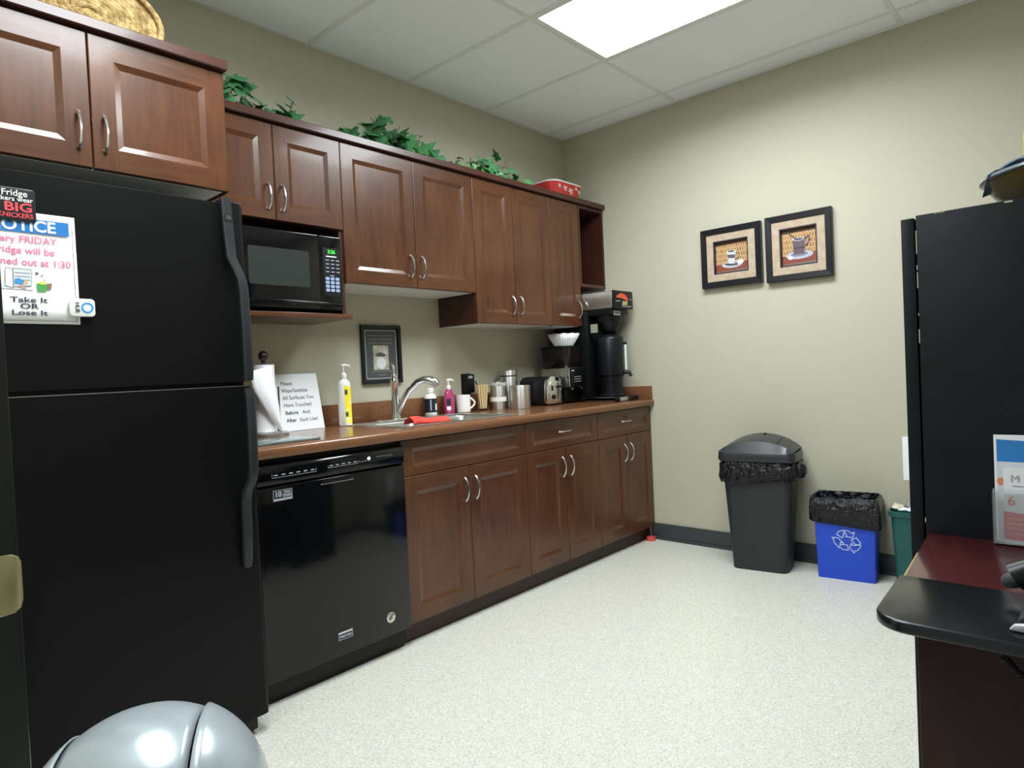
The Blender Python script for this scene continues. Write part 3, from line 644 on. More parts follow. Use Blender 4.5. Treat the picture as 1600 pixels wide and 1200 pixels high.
# sanitising sign in a slanted clear holder
sg = thing('sign_holder', 'white paper notice in a slanted clear holder on the counter', 'sign', (1.667, -.09, ZCT))
P0, P1 = Vector((1.556, -.100, ZCT + .001)), Vector((1.774, -.100, ZCT + .001))
UP = Vector((0, .055, .256)); un = UP.normalized(); nn = Vector((1, 0, 0)).cross(un)
M_acr = mat('clear_acrylic', 'f4f8f8', 0.05, trans=0.9, ior=1.2)
MB().prism(rect(.218, .262, 1.665, .131), lambda u, v, w: Vector((u, -.100, ZCT + .001)) + un * v + nn * w, -.0015, 0).build('paper', mat('sign_paper', 'e8ecef', 0.5), sg)
MB().prism([(-.100, ZCT), (-.098, ZCT + .003), (-.05, ZCT + .003), (-.05, ZCT)], lambda u, v, w: (w, u, v), 1.556, 1.774).build('foot', M_acr, sg)
SF = (Vector((1, 0, 0)), un)
for i, s in enumerate(('Please', 'Wipe/Sanitize', 'All Surfaces You', 'Have Touched')):
    text(s, .0245, mat('soft_grey_ink', '4a4c52', 0.6), Vector((1.586, -.100, ZCT)) + un * (.219 - .0335 * i) + nn * .0008, SF, sg, align='LEFT', sx=.95)
for i, (a, b, off) in enumerate((('Before', 'And', .084), ('After', 'Each Use!', .066))):
    o = Vector((1.588, -.100, ZCT)) + un * (.083 - .0345 * i) + nn * .0008
    text(a, .0245, mat('soft_grey_ink', '4a4c52', 0.6), o, SF, sg, align='LEFT', bold=.016, sx=.95); text(b, .0245, mat('soft_grey_ink', '4a4c52', 0.6), o + Vector((off, 0, 0)), SF, sg, align='LEFT', sx=.95)
# lotion bottle
def pump(t, c, z, r, col, out, h=.055, ang=0.0):
    m = mat('pump_' + col, col, 0.35)
    lathe_obj('pump_collar', [(r, z), (r, z + .016), (r * .7, z + .022), (.005, z + .024), (.005, z + h)], (*c, 0), m, t, 18)
    d = Vector((math.cos(ang), math.sin(ang), 0)); o = Vector((*c, z + h))
    MB().tube([o - d * .010, o + d * .008 + Vector((0, 0, .002)), o + d * out, o + d * (out + .004) - Vector((0, 0, .008))], [.0075, .0085, .0055, .0045], 10).build('pump_head', m, t)
lo = thing('lotion_bottle', 'tall white pump bottle with a yellow label, left of the sink', 'bottle', (1.878, -.125, ZCT))
c_ = (1.878, -.115)
def ering(a, b, z, c=c_, n=28): return [(c[0] + a * math.cos(2 * PI * i / n), c[1] + b * math.sin(2 * PI * i / n), z) for i in range(n)]
zz = ZCT
MB().loft([ering(.030, .021, zz), ering(.034, .024, zz + .004), ering(.034, .024, zz + .195), ering(.030, .021, zz + .210), ering(.014, .013, zz + .224), ering(.013, .012, zz + .232)]).build('bottle_body', M_whitep, lo)
lb = MB(); n = 28
ra = [-1.98 + 1.5 * i / 10 for i in range(11)]
lb.loft([[(c_[0] + .0345 * math.cos(a), c_[1] + .0245 * math.sin(a), z) for a in ra] for z in (zz + .012, zz + .190)], cap=False, closed=False).build('label', mat('yellow_label', 'f2e03a', 0.4, var='ece9d0', vscale=38, var_lo=.38, var_hi=.42), lo)
for k, (zc_, s) in enumerate(((.160, .016), (.055, .015))):
    rb = [-1.93 + .42 * i / 5 for i in range(6)]
    MB().loft([[(c_[0] + .0349 * math.cos(a), c_[1] + .0249 * math.sin(a), zz + zc_ + dz * (1 if i % 2 else .5)) for i, a in enumerate(rb)] for dz in (-s, s)], cap=False, closed=False).build('label_mark', mat('label_dark_leaf', '3a4a1e', 0.5), lo)
pump(lo, c_, zz + .230, .015, 'ecece8', .030, .056, -.2)
# framed verse on the wall
fw = thing('framed_print', 'small black framed verse with a photo, hung on the wall behind the tap', 'framed picture', (2.188, -.01, 1.10))
def frame(par, ctr, w, h, fw_, dep, m, fr_, wallgap=.001):
    X, Y = fr_; N = X.cross(Y); C0 = Vector(ctr); mb = MB()
    o = [(-w / 2, -h / 2), (w / 2, -h / 2), (w / 2, h / 2), (-w / 2, h / 2)]; i_ = [(-w / 2 + fw_, -h / 2 + fw_), (w / 2 - fw_, -h / 2 + fw_), (w / 2 - fw_, h / 2 - fw_), (-w / 2 + fw_, h / 2 - fw_)]
    f = lambda p, d: C0 + X * p[0] + Y * p[1] + N * d
    for k in range(4):
        j = (k + 1) % 4
        b = MB().loft([[f(o[k], wallgap), f(o[k], dep - .003), f((o[k][0] * .985, o[k][1] * .985), dep), f((i_[k][0] * 1.02, i_[k][1] * 1.02), dep - .002), f(i_[k], dep - .008), f(i_[k], wallgap)],
                       [f(o[j], wallgap), f(o[j], dep - .003), f((o[j][0] * .985, o[j][1] * .985), dep), f((i_[j][0] * 1.02, i_[j][1] * 1.02), dep - .002), f(i_[j], dep - .008), f(i_[j], wallgap)]])
        mb.add(b.v, b.f)
    return mb.build('frame', m, par, angle=30)
M_fblk = mat('black_picture_frame', '121218', 0.35)
FC = Vector((2.188, 0, 1.2565))
frame(fw, FC, .252, .305, .020, .020, M_fblk, XZ)
plate(rect(.214, .267), mat('verse_grey', '4b4d50', 0.5), FC + Vector((0, -.004, 0)), XZ, fw, 'print_sheet', .001)
stroke([rect(.196, .249)], .0022, M_whitep, FC + Vector((0, -.0055, 0)), XZ, fw, 'border_line', closed=True)
def squiggle(cx, cz, w, n, amp, ph=0): return [(cx - w / 2 + w * i / n, cz + amp * math.sin(i * 1.9 + ph) * (0.5 + .5 * math.sin(i * .83 + ph))) for i in range(n + 1)]
M_verse = mat('verse_script', 'b9b9ae', 0.6)
stroke([squiggle(0, .098, .165, 60, .0040), squiggle(0, .079, .15, 56, .0040, 1), squiggle(0, .060, .145, 54, .0040, 2), squiggle(0, -.089, .135, 40, .0045, 3), squiggle(.005, -.108, .05, 18, .0045, 4)], .0014, M_verse, FC + Vector((0, -.0055, 0)), XZ, fw, 'script_line')
ph_ = plate(rect(.098, .128, -.002, -.017), mat('verse_photo', '9c9484', 0.6, var='c9c4b8', vscale=28), FC + Vector((0, -.0052, 0)), XZ, fw, 'photo', .0006)
plate(disc(.030, -.002, -.045, 20, .030), mat('photo_cup', 'dcdde0', 0.5), FC + Vector((0, -.006, 0)), XZ, ph_, 'photo_cup', .0004)
plate([(-.04, .000), (-.01, .012), (.030, .000), (.02, -.012), (-.03, -.010)], mat('photo_dark', '55504c', 0.6), FC + Vector((0, -.006, 0)), XZ, ph_, 'photo_shadow', .0003)
# outlet with black adapter and cord
oc = thing('wall_adapter', 'black plug-in adapter box with a cord on the wall outlet', 'adapter', (2.795, -.012, 1.015))
MB().box(2.757, 2.833, -.008, -.0005, 1.015, 1.135).build('outlet_plate', M_black, oc, .003)
MB().box(2.760, 2.826, -.045, -.008, 1.02, 1.130).build('adapter_box', M_black, oc, .005)
plate(rect(.034, .014, 2.793, 1.113), M_print, (0, -.0452, 0), XZ, oc, 'printed_label', .0004)
MB().tube([(2.826, -.03, 1.09), (2.845, -.032, 1.085), (2.87, -.03, 1.055), (2.90, -.03, 1.025), (2.96, -.032, .995), (3.05, -.032, .97)], .0032, 8).build('cord', M_black, oc)

# sink
sk = thing('sink', 'double-bowl stainless steel drop-in sink in the countertop', 'sink', (2.235, -.34, ZC - .17))
X0, X1s, Y0s, Y1s = SX0 - .018, SX1 + .018, SY0 - .018, SY1 + .018
zr = ZC + .0004; mb = MB()
xm0, xm1 = 2.215, 2.245; bl = (SX0 + .03, xm0); br = (xm1, SX1 - .03); by = (SY0 + .012, SY1 - .085)
mb.box(X0, X1s, Y0s, by[0], zr, zr + .004).box(X0, X1s, by[1], Y1s, zr, zr + .004).box(X0, bl[0], by[0], by[1], zr, zr + .004).box(br[1], X1s, by[0], by[1], zr, zr + .004).box(xm0, xm1, by[0], by[1], zr, zr + .004)
mb.build('sink_rim', M_steel, sk, .0015)
for xa, xb in (bl, br):
    w, d = xb - xa, by[1] - by[0]; cx, cy = (xa + xb) / 2, (by[0] + by[1]) / 2
    rr = lambda s, z, r: [(cx + u, cy + v, z) for u, v in rrect(w * s, d * s, r, n=5)]
    MB().loft([rr(1.02, zr + .002, .05), rr(.99, zr - .01, .05), rr(.96, zr - .13, .05), rr(.86, zr - .155, .05), rr(.10, zr - .158, .01), rr(.001, zr - .158, .00005)], cap=False).build('bowl', M_steel, sk, thick=.001)
# tap
FB = Vector((2.140, -.165, zr + .004))
fa = thing('kitchen_tap', 'chrome single-lever kitchen tap with an arched pull-out spout', 'tap', FB)
MB().prism(rrect(.24, .05, .024, FB.x, FB.y), lambda u, v, w: (u, v, w), FB.z, FB.z + .008).build('deck_plate', M_chrome, fa, .003)
lathe_obj('body', [(.026, FB.z + .008), (.024, FB.z + .02), (.0185, FB.z + .04), (.0185, FB.z + .185), (.021, FB.z + .190), (.021, FB.z + .200), (.017, FB.z + .206), (.016, FB.z + .225), (.004, FB.z + .233)], (FB.x, FB.y, 0), M_chrome, fa, 24)
MB().tube([FB + Vector((0, .0, .222)), FB + Vector((.003, .004, .245)), FB + Vector((-.003, -.004, .272)), FB + Vector((-.020, -.012, .286)), FB + Vector((-.034, -.022, .282))], [.009, .0075, .0075, .008, .006], 10).build('lever', M_chrome, fa)
sp_dir = Vector((.62, -.78, 0))
pts = []
for r0, z0 in ((.0, .022), (.020, .060), (.045, .105), (.075, .150), (.115, .185), (.150, .198), (.180, .195), (.207, .182), (.219, .164)): pts.append(FB + sp_dir * r0 + Vector((0, 0, z0)))
MB().tube(pts, [.018, .0165, .0155, .0150, .0155, .018, .020, .0205, .018], 14).build('spout', M_chrome, fa)
# red dish cloth over the sink rim
def cloth(u, v):
    x = 1.955 + .215 * u; y = -.535 + .075 * v + .012 * math.sin(u * 6)
    a = (v - .5) * 2
    z = zr + .0055 + (.030 + .006 * math.sin(u * 9)) * max(0, 1 - a * a) ** .5 * (1 - .45 * u) + .006 * noise.noise(Vector((x * 40, y * 40, 0)))
    return Vector((x, y, max(zr + .0052, z)))
mbc = MB().grid(cloth, 26, 14)
tag(mbc.build('dish_cloth', mat('red_cloth', 'd9473c', 0.9, bump=0.6, bscale=160, bdist=0.003), thick=.003, angle=80), 'bright red dish cloth bunched on the sink rim', 'dish cloth')
# bottles by the sink
db = thing('supplement_bottle', 'white bottle with a dark navy label behind the sink', 'bottle', (2.462, -.062, ZCT))
c2 = (2.462, -.062)
lathe_obj('bottle_body', [(.030, zz), (.033, zz + .004), (.033, zz + .100), (.026, zz + .114), (.016, zz + .120), (.016, zz + .128)], (*c2, 0), M_whitep, db, 28)
lathe_obj('cap', [(.019, zz + .126), (.019, zz + .148), (.016, zz + .151), (.001, zz + .151)], (*c2, 0), M_whitep, db, 24)
MB().lathe([(.0334, zz + .018), (.0334, zz + .094)], (*c2, 0), 28, cap=False).build('label', mat('navy_label', '1d2536', 0.35), db)
rb = [-PI / 2 - .1 + .9 * i / 6 for i in range(7)]
MB().loft([[(c2[0] + .0338 * math.cos(a - .25), c2[1] + .0338 * math.sin(a - .25), z) for a in rb[3:]] for z in (zz + .03, zz + .065)], cap=False, closed=False).build('label_panel', M_whitep, db)
MB().loft([[(c2[0] + .0338 * math.cos(-2.35), c2[1] + .0338 * math.sin(-2.35), z), (c2[0] + .0338 * math.cos(-2.15), c2[1] + .0338 * math.sin(-2.15), z)] for z in (zz + .03, zz + .088)], cap=False, closed=False).build('label_print', M_print, db)
pk = thing('soap_bottle', 'pink hand soap pump bottle behind the sink, beside the mug', 'bottle', (2.595, -.066, ZCT))
c3 = (2.595, -.066)
MB().loft([ering(.031, .022, zz, c3), ering(.035, .025, zz + .005, c3), ering(.035, .025, zz + .060, c3), ering(.031, .023, zz + .105, c3), ering(.020, .018, zz + .128, c3), ering(.012, .012, zz + .140, c3)]).build('bottle_body', mat('pink_soap', 'c2477f', 0.15, trans=0.25), pk)
ra = [-PI + .55 + .75 * i / 6 for i in range(7)]
MB().loft([[(c3[0] + .0358 * math.cos(a), c3[1] + .0258 * math.sin(a), z) for a in ra] for z in (zz + .045, zz + .085)], cap=False, closed=False).build('label', mat('soap_label_dark', '2c2740', 0.4), pk)
MB().loft([[(c3[0] + .0358 * math.cos(a), c3[1] + .0258 * math.sin(a), z) for a in ra] for z in (zz + .022, zz + .042)], cap=False, closed=False).build('label', M_whitep, pk)
pump(pk, c3, zz + .138, .013, 'e6e4dc', .028, .050, -.3)
mg_ = thing('coffee_mug', 'plain white coffee mug on the counter behind the sink', 'mug', (2.684, -.09, ZCT))
c4 = (2.684, -.090)
lathe_obj('cup', [(.034, zz), (.039, zz + .004), (.041, zz + .100), (.0385, zz + .100), (.036, zz + .008), (.001, zz + .008)], (*c4, 0), mat('white_ceramic', 'eeeeea', 0.15), mg_, 32)
hd = Vector((.75, -.66, 0)); o4 = Vector((*c4, zz))
MB().tube([o4 + hd * (.038 + .026 * math.sin(PI * i / 10)) + Vector((0, 0, .020 + .062 * i / 10)) for i in range(11)], .0055, 8).build('handle', mat('white_ceramic'), mg_)
# coffee stir sticks
ss = thing('stir_stick_bundle', 'bundle of wooden coffee stir sticks in a small glass', 'stir sticks', (2.831, -.10, ZCT))
c5 = Vector((2.831, -.10, 0)); rnd = random.Random(2); M_stick = mat('pale_birch', 'd8bf8c', 0.7)
stm = MB().box(-.0028, .0028, -.0009, .0009, 0, .14).build('stick', M_stick, org=(0, 0, 0)); STM = stm.data; bpy.data.objects.remove(stm)
for i in range(38):
    a = rnd.uniform(0, 2 * PI); r = .025 * math.sqrt(rnd.random()); tl = Matrix.Rotation(rnd.uniform(-.10, .10), 4, 'X') @ Matrix.Rotation((r * math.cos(a)) / .025 * .10, 4, 'Y') @ Matrix.Rotation(rnd.uniform(-.5, .5), 4, 'Z')
    put('stick', STM, (c5.x + r * math.cos(a) * .8, c5.y + r * math.sin(a), zz + .012), ss, tl)
MB().lathe([(.034, zz), (.038, zz + .003), (.039, zz + .030), (.037, zz + .030), (.035, zz + .006), (.001, zz + .006)], (c5.x, c5.y, 0), 24).build('glass_cup', mat('clear_glass', 'ffffff', 0.03, trans=1.0, ior=1.45), ss)
# canisters
cn = thing('glass_canister', 'glass canister with a steel lid and pale label among the canisters', 'canister', (2.931, -.135, ZCT))
c6 = (2.931, -.135)
lathe_obj('jar', [(.048, zz), (.050, zz + .003), (.050, zz + .138), (.046, zz + .142)], (*c6, 0), M_can, cn, 32)
lathe_obj('lid', [(.051, zz + .140), (.052, zz + .150), (.048, zz + .158), (.012, zz + .160), (.010, zz + .165), (.001, zz + .166)], (*c6, 0), mat('clear_lid', 'dfe3e0', 0.1, trans=0.6), cn, 32)
MB().lathe([(.0506, zz + .048), (.0506, zz + .074)], (*c6, 0), 32, cap=False).build('paper_band', M_whitep, cn)
ca = thing('tall_canister', 'tallest steel canister with a dark seam below its lid, at the back', 'canister', (3.081, -.084, ZCT))
c7 = (3.081, -.084)
lathe_obj('can', [(.053, zz), (.055, zz + .003), (.055, zz + .190)], (*c7, 0), M_can, ca, 32)
lathe_obj('seal', [(.0535, zz + .190), (.0535, zz + .197)], (*c7, 0), M_black, ca, 32)
lathe_obj('lid', [(.056, zz + .197), (.056, zz + .224), (.052, zz + .228), (.001, zz + .228)], (*c7, 0), M_can, ca, 32)
cs = thing('short_canister', 'short brushed steel canister in front of the toaster', 'canister', (3.0, -.245, ZCT))
c8 = (3.000, -.245)
lathe_obj('can', [(.060, zz), (.062, zz + .003), (.062, zz + .108)], (*c8, 0), M_can, cs, 36)
lathe_obj('lid', [(.0632, zz + .109), (.0632, zz + .134), (.060, zz + .137), (.001, zz + .137)], (*c8, 0), M_can, cs, 36)
# toaster
to = thing('toaster', 'black and chrome toaster standing on the counter beside the steel canister', 'toaster', (3.275, -.18, ZCT))
TX0, TX1, TY0, TY1 = 3.195, 3.345, -.29, -.065
ts = lambda s=1.0, dz=0: [(TX0 + .010, .922), (TX0, .94), (TX0 + .002, 1.035), (TX0 + .012, 1.070), (TX0 + .040, 1.092), (TX1 - .040, 1.092), (TX1 - .012, 1.070), (TX1 - .002, 1.035), (TX1, .94), (TX1 - .010, .922)]
MB().prism(ts(), lambda u, v, w: (u, w, v), TY0, TY1).build('shell', mat('toaster_black', '16161a', 0.28), to, .006)
MB().prism([(u * .0 + (TX0 + TX1) / 2 + (u - (TX0 + TX1) / 2) * 1.03, v + .002) for u, v in ts()], lambda u, v, w: (u, w, v), TY0 - .006, TY0 + .020).build('end_band', M_chrome, to, .004)
fp = MB().prism(rrect(.105, .130, .03, (TX0 + TX1) / 2, 1.000), lambda u, v, w: (u, w, v), TY0 - .014, TY0 - .004).build('front_panel', mat('satin_silver', 'cfccc0', 0.3, 0.8), to, .003)
for zq in (-1,): MB().box(TX0 + .045, TX1 - .045, TY0 + .03, TY1 - .02, 1.0915, 1.0935).build('bread_slot', M_black, to)
MB().box(TX0 + .030, TX0 + .048, TY0 - .0165, TY0 - .013, 1.005, 1.037).build('switch', M_black, to, .002)
MB().lathe([(.001, .014), (.013, .012), (.015, 0), (.001, 0)], (0, 0, 0), 18).xf(Matrix.Translation((TX0 + .045, TY0 - .014, .968)) @ Matrix.Rotation(PI / 2, 4, 'X')).build('browning_dial', M_black, to)
MB().box(TX1 - .058, TX1 - .053, TY0 - .0160, TY0 - .013, .955, 1.055).build('lever_track', M_black, to)
MB().box(TX1 - .070, TX1 - .040, TY0 - .034, TY0 - .014, 1.022, 1.036).build('lever', M_black, to, .004)
MB().box(TX0 + .012, TX1 - .012, TY0 + .01, TY1 - .01, ZCT, .924).build('foot_base', M_black, to)
# coffee grinder
gr = thing('coffee_grinder', 'steel coffee grinder with a smoky hopper, between toaster and brewer', 'coffee grinder', (3.48, -.18, ZCT))
GX0, GX1, GY0, GY1 = 3.392, 3.556, -.318, -.095
MB().box(GX0 + .012, GX1 - .012, GY0 + .05, GY1, zz + .010, 1.018).build('base', M_black, gr, .004)
for x in (GX0 + .03, GX1 - .03):
    for y in (GY0 + .07, GY1 - .02): lathe_obj('foot', [(.010, zz), (.012, zz + .012)], (x, y, 0), M_black, gr, 12)
MB().box(GX0, GX1, GY0 + .012, GY1, 1.018, 1.140).build('steel_housing', M_steel, gr, .003)
gf = MB().box(GX0 + .006, GX1 - .002, GY0, GY0 + .012, 1.016, 1.138).build('front_panel', M_black, gr, .003)
MB().box(GX0 - .001, GX0 + .010, GY0 - .001, GY0 + .013, 1.016, 1.140).build('edge_trim', M_chrome, gr, .001)
stroke([[(GX0 + .055, 1.082 - .015 * i), (GX0 + .125, 1.084 - .015 * i)] for i in range(3)], .003, M_print, (0, GY0 - .0004, 0), XZ, gf, 'panel_print')
stroke([[(GX0 + .03, 1.122), (GX0 + .052, 1.122)]], .005, M_whitep, (0, GY0 - .0004, 0), XZ, gf, 'panel_print')
for x in (GX0 + .025, GX1 - .035): MB().lathe([(.001, 0), (.007, 0), (.006, .012), (.001, .013)], (0, 0, 0), 12).xf(Matrix.Translation((x, GY0 + .004, 1.008)) @ Matrix.Rotation(PI / 2, 4, 'X')).build('knob', M_nickel, gr)
gcx, gcy = (GX0 + GX1) / 2, (GY0 + GY1) / 2 + .006
hr = lambda s, z: [(gcx + u, gcy + v, z) for u, v in rrect(.158 * s, .205 * s, .03, n=4)]
M_hop = mat('smoky_hopper', '2a2622', 0.12, trans=0.55)
MB().loft([hr(.90, 1.141), hr(1.0, 1.155), hr(1.06, 1.268)]).build('hopper', M_hop, gr)
MB().loft([hr(1.08, 1.268), hr(1.08, 1.277), hr(1.04, 1.281)]).build('hopper_lid', M_black, gr)
MB().loft([hr(.82, 1.150), hr(.90, 1.160), hr(.92, 1.192)]).build('coffee_beans', mat('coffee_beans', '2a1a12', 0.5, bump=1.0, bscale=90, bdist=.006), gr)
# coffee filters
cf = MB(); nn_ = 72; cc = Vector((gcx - .006, gcy - .030, 1.2815))
rings = []
for r0, z0, am in ((.001, .001, 0), (.052, .001, 0), (.058, .003, .002), (.082, .045, .0045), (.097, .078, .0055)):
    rings.append([cc + Vector(((r0 + am * math.sin(k * PI)) * math.cos(2 * PI * k / nn_), (r0 + am * math.sin(k * PI)) * math.sin(2 * PI * k / nn_), z0)) for k in range(nn_)])
rings = [[cc + Vector(((r0 + (am if k % 2 else -am)) * math.cos(2 * PI * k / nn_), (r0 + (am if k % 2 else -am)) * math.sin(2 * PI * k / nn_), z0 + (.002 * math.sin(k * .9) if am > .005 else 0))) for k in range(nn_)] for r0, z0, am in ((.001, .001, 0), (.052, .001, 0), (.058, .003, .002), (.082, .045, .0045), (.097, .078, .0055))]
cf.loft(rings, cap=False)
tag(cf.build('coffee_filters', M_paper, thick=.002, angle=20), 'stack of white fluted paper coffee filters on the grinder', 'coffee filters')
# coffee brewer
cb = thing('coffee_brewer', 'tall black and steel commercial coffee brewer in the counter corner', 'coffee maker', (3.68, -.30, ZCT))
BX0, BX1 = 3.572, 3.782
MB().box(BX0, BX1, -.350, -.07, .946, 1.50).build('tower', M_black, cb, .004)
MB().box(BX0 - .003, BX1 + .006, -.545, -.07, 1.505, 1.612).build('head_housing', M_steel, cb, .004)
hf = MB().box(BX0 - .008, BX1 + .010, -.560, -.545, 1.500, 1.614).build('head_panel', M_black, cb, .006)
plate([(-.085, .02), (-.03, .042), (.02, .035), (.05, .01), (.045, -.012), (.02, .0), (-.02, .010), (-.08, .012)], mat('panel_orange', 'd8542c', 0.4), (3.680, -.5603, 1.557), XZ, hf, 'panel_graphic', .0004)
plate([(-.02, -.035), (.04, -.033), (.045, -.010), (-.01, -.008)], mat('panel_olive', 'a8a06a', 0.5), (3.680, -.5603, 1.557), XZ, hf, 'panel_graphic', .0004)
stroke([[(-.09, -.012), (-.04, -.008)], [(-.02, -.042), (.09, -.040)], [(.07, .005), (.09, .005)]], .004, M_print, (3.680, -.5605, 1.557), XZ, hf, 'panel_graphic')
MB().box(BX0 + .008, BX1 - .008, -.530, -.07, 1.468, 1.505).build('head_base', M_black, cb, .003)
BC = (3.677, -.445)
lathe_obj('brew_funnel', [(.030, 1.345), (.050, 1.36), (.082, 1.42), (.088, 1.468)], (*BC, 0), M_black, cb, 28)
pb = MB().prism(rrect(.075, .026, .004, 3.640, 1.474), lambda u, v, w: (u, w, v), -.530, -.5325).build('name_badge', mat('badge_silver', 'b7b9b6', 0.35, 0.6), cb)
text('BUNN', .020, M_ink, (3.640, -.5328, 1.474), XZ, pb, bold=.03)
plate(rect(.055, .055, .02, 1.385), mat('panel_label', '8d9480', 0.5), (BX0, -.38, 0), YZ, cb, 'warning_label', .0006)
MB().prism(rrect(.245, .50, .02, 3.677, -.325), lambda u, v, w: (u, v, w), ZCT + .004, .944).build('base', M_black, cb, .004)
MB().box(3.5545, 3.566, -.545, -.32, .918, .942).build('base_trim', M_steel, cb, .001)
MB().box(3.566, 3.66, -.578, -.574, .918, .942).build('base_trim', M_steel, cb, .001)
for x in (3.59, 3.765):
    for y in (-.54, -.11): lathe_obj('foot', [(.012, ZCT), (.012, ZCT + .006)], (x, y, 0), M_black, cb, 10)
sv = thing('thermal_server', 'black thermal coffee server standing on the brewer base', 'coffee server', (BC[0], BC[1], .944))
M_sv = mat('server_black', '0f1116', 0.33, spec=0.35)
lathe_obj('body', [(.078, 1.075), (.086, 1.082), (.088, 1.10), (.088, 1.315), (.082, 1.328), (.070, 1.335), (.001, 1.336)], (*BC, 0), M_sv, sv, 36)
lathe_obj('stand', [(.084, .9445), (.084, .955), (.074, .962), (.072, 1.03), (.080, 1.075)], (*BC, 0), M_sv, sv, 36)
lathe_obj('lid', [(.060, 1.335), (.060, 1.342), (.020, 1.345), (.018, 1.344), (.001, 1.344)], (*BC, 0), M_black, sv, 28)
gd = Vector((.50, -.866, 0)); go = Vector((*BC, 0))
MB().tube([go + gd * .097 + Vector((0, 0, 1.115)), go + gd * .097 + Vector((0, 0, 1.275))], .0075, 10).build('sight_gauge', mat('gauge_white', 'd8d9d6', 0.3), sv)
MB().tube([go + gd * .080 + Vector((0, 0, 1.285)), go + gd * .108 + Vector((0, 0, 1.285))], .010, 10).build('gauge_clamp', M_black, sv)
MB().tube([go + gd * .075 + Vector((0, 0, 1.095)), go + gd * .120 + Vector((0, 0, 1.095)), go + gd * .124 + Vector((0, 0, 1.068))], [.012, .012, .010], 10).build('tap_spout', M_black, sv)
MB().tube([go + gd * .112 + Vector((0, 0, 1.105)), go + gd * .135 + Vector((0, 0, 1.085)), go + gd * .150 + Vector((0, 0, 1.080))], [.006, .006, .004], 8).build('tap_lever', M_grey, sv)
stroke([[(-.005, 1.14 + .03 * i), (.010, 1.14 + .03 * i)] for i in range(4)], .003, M_whitep, (go + gd * .106), (Vector((.866, .5, 0)), Vector((0, 0, 1))), sv, 'gauge_mark')

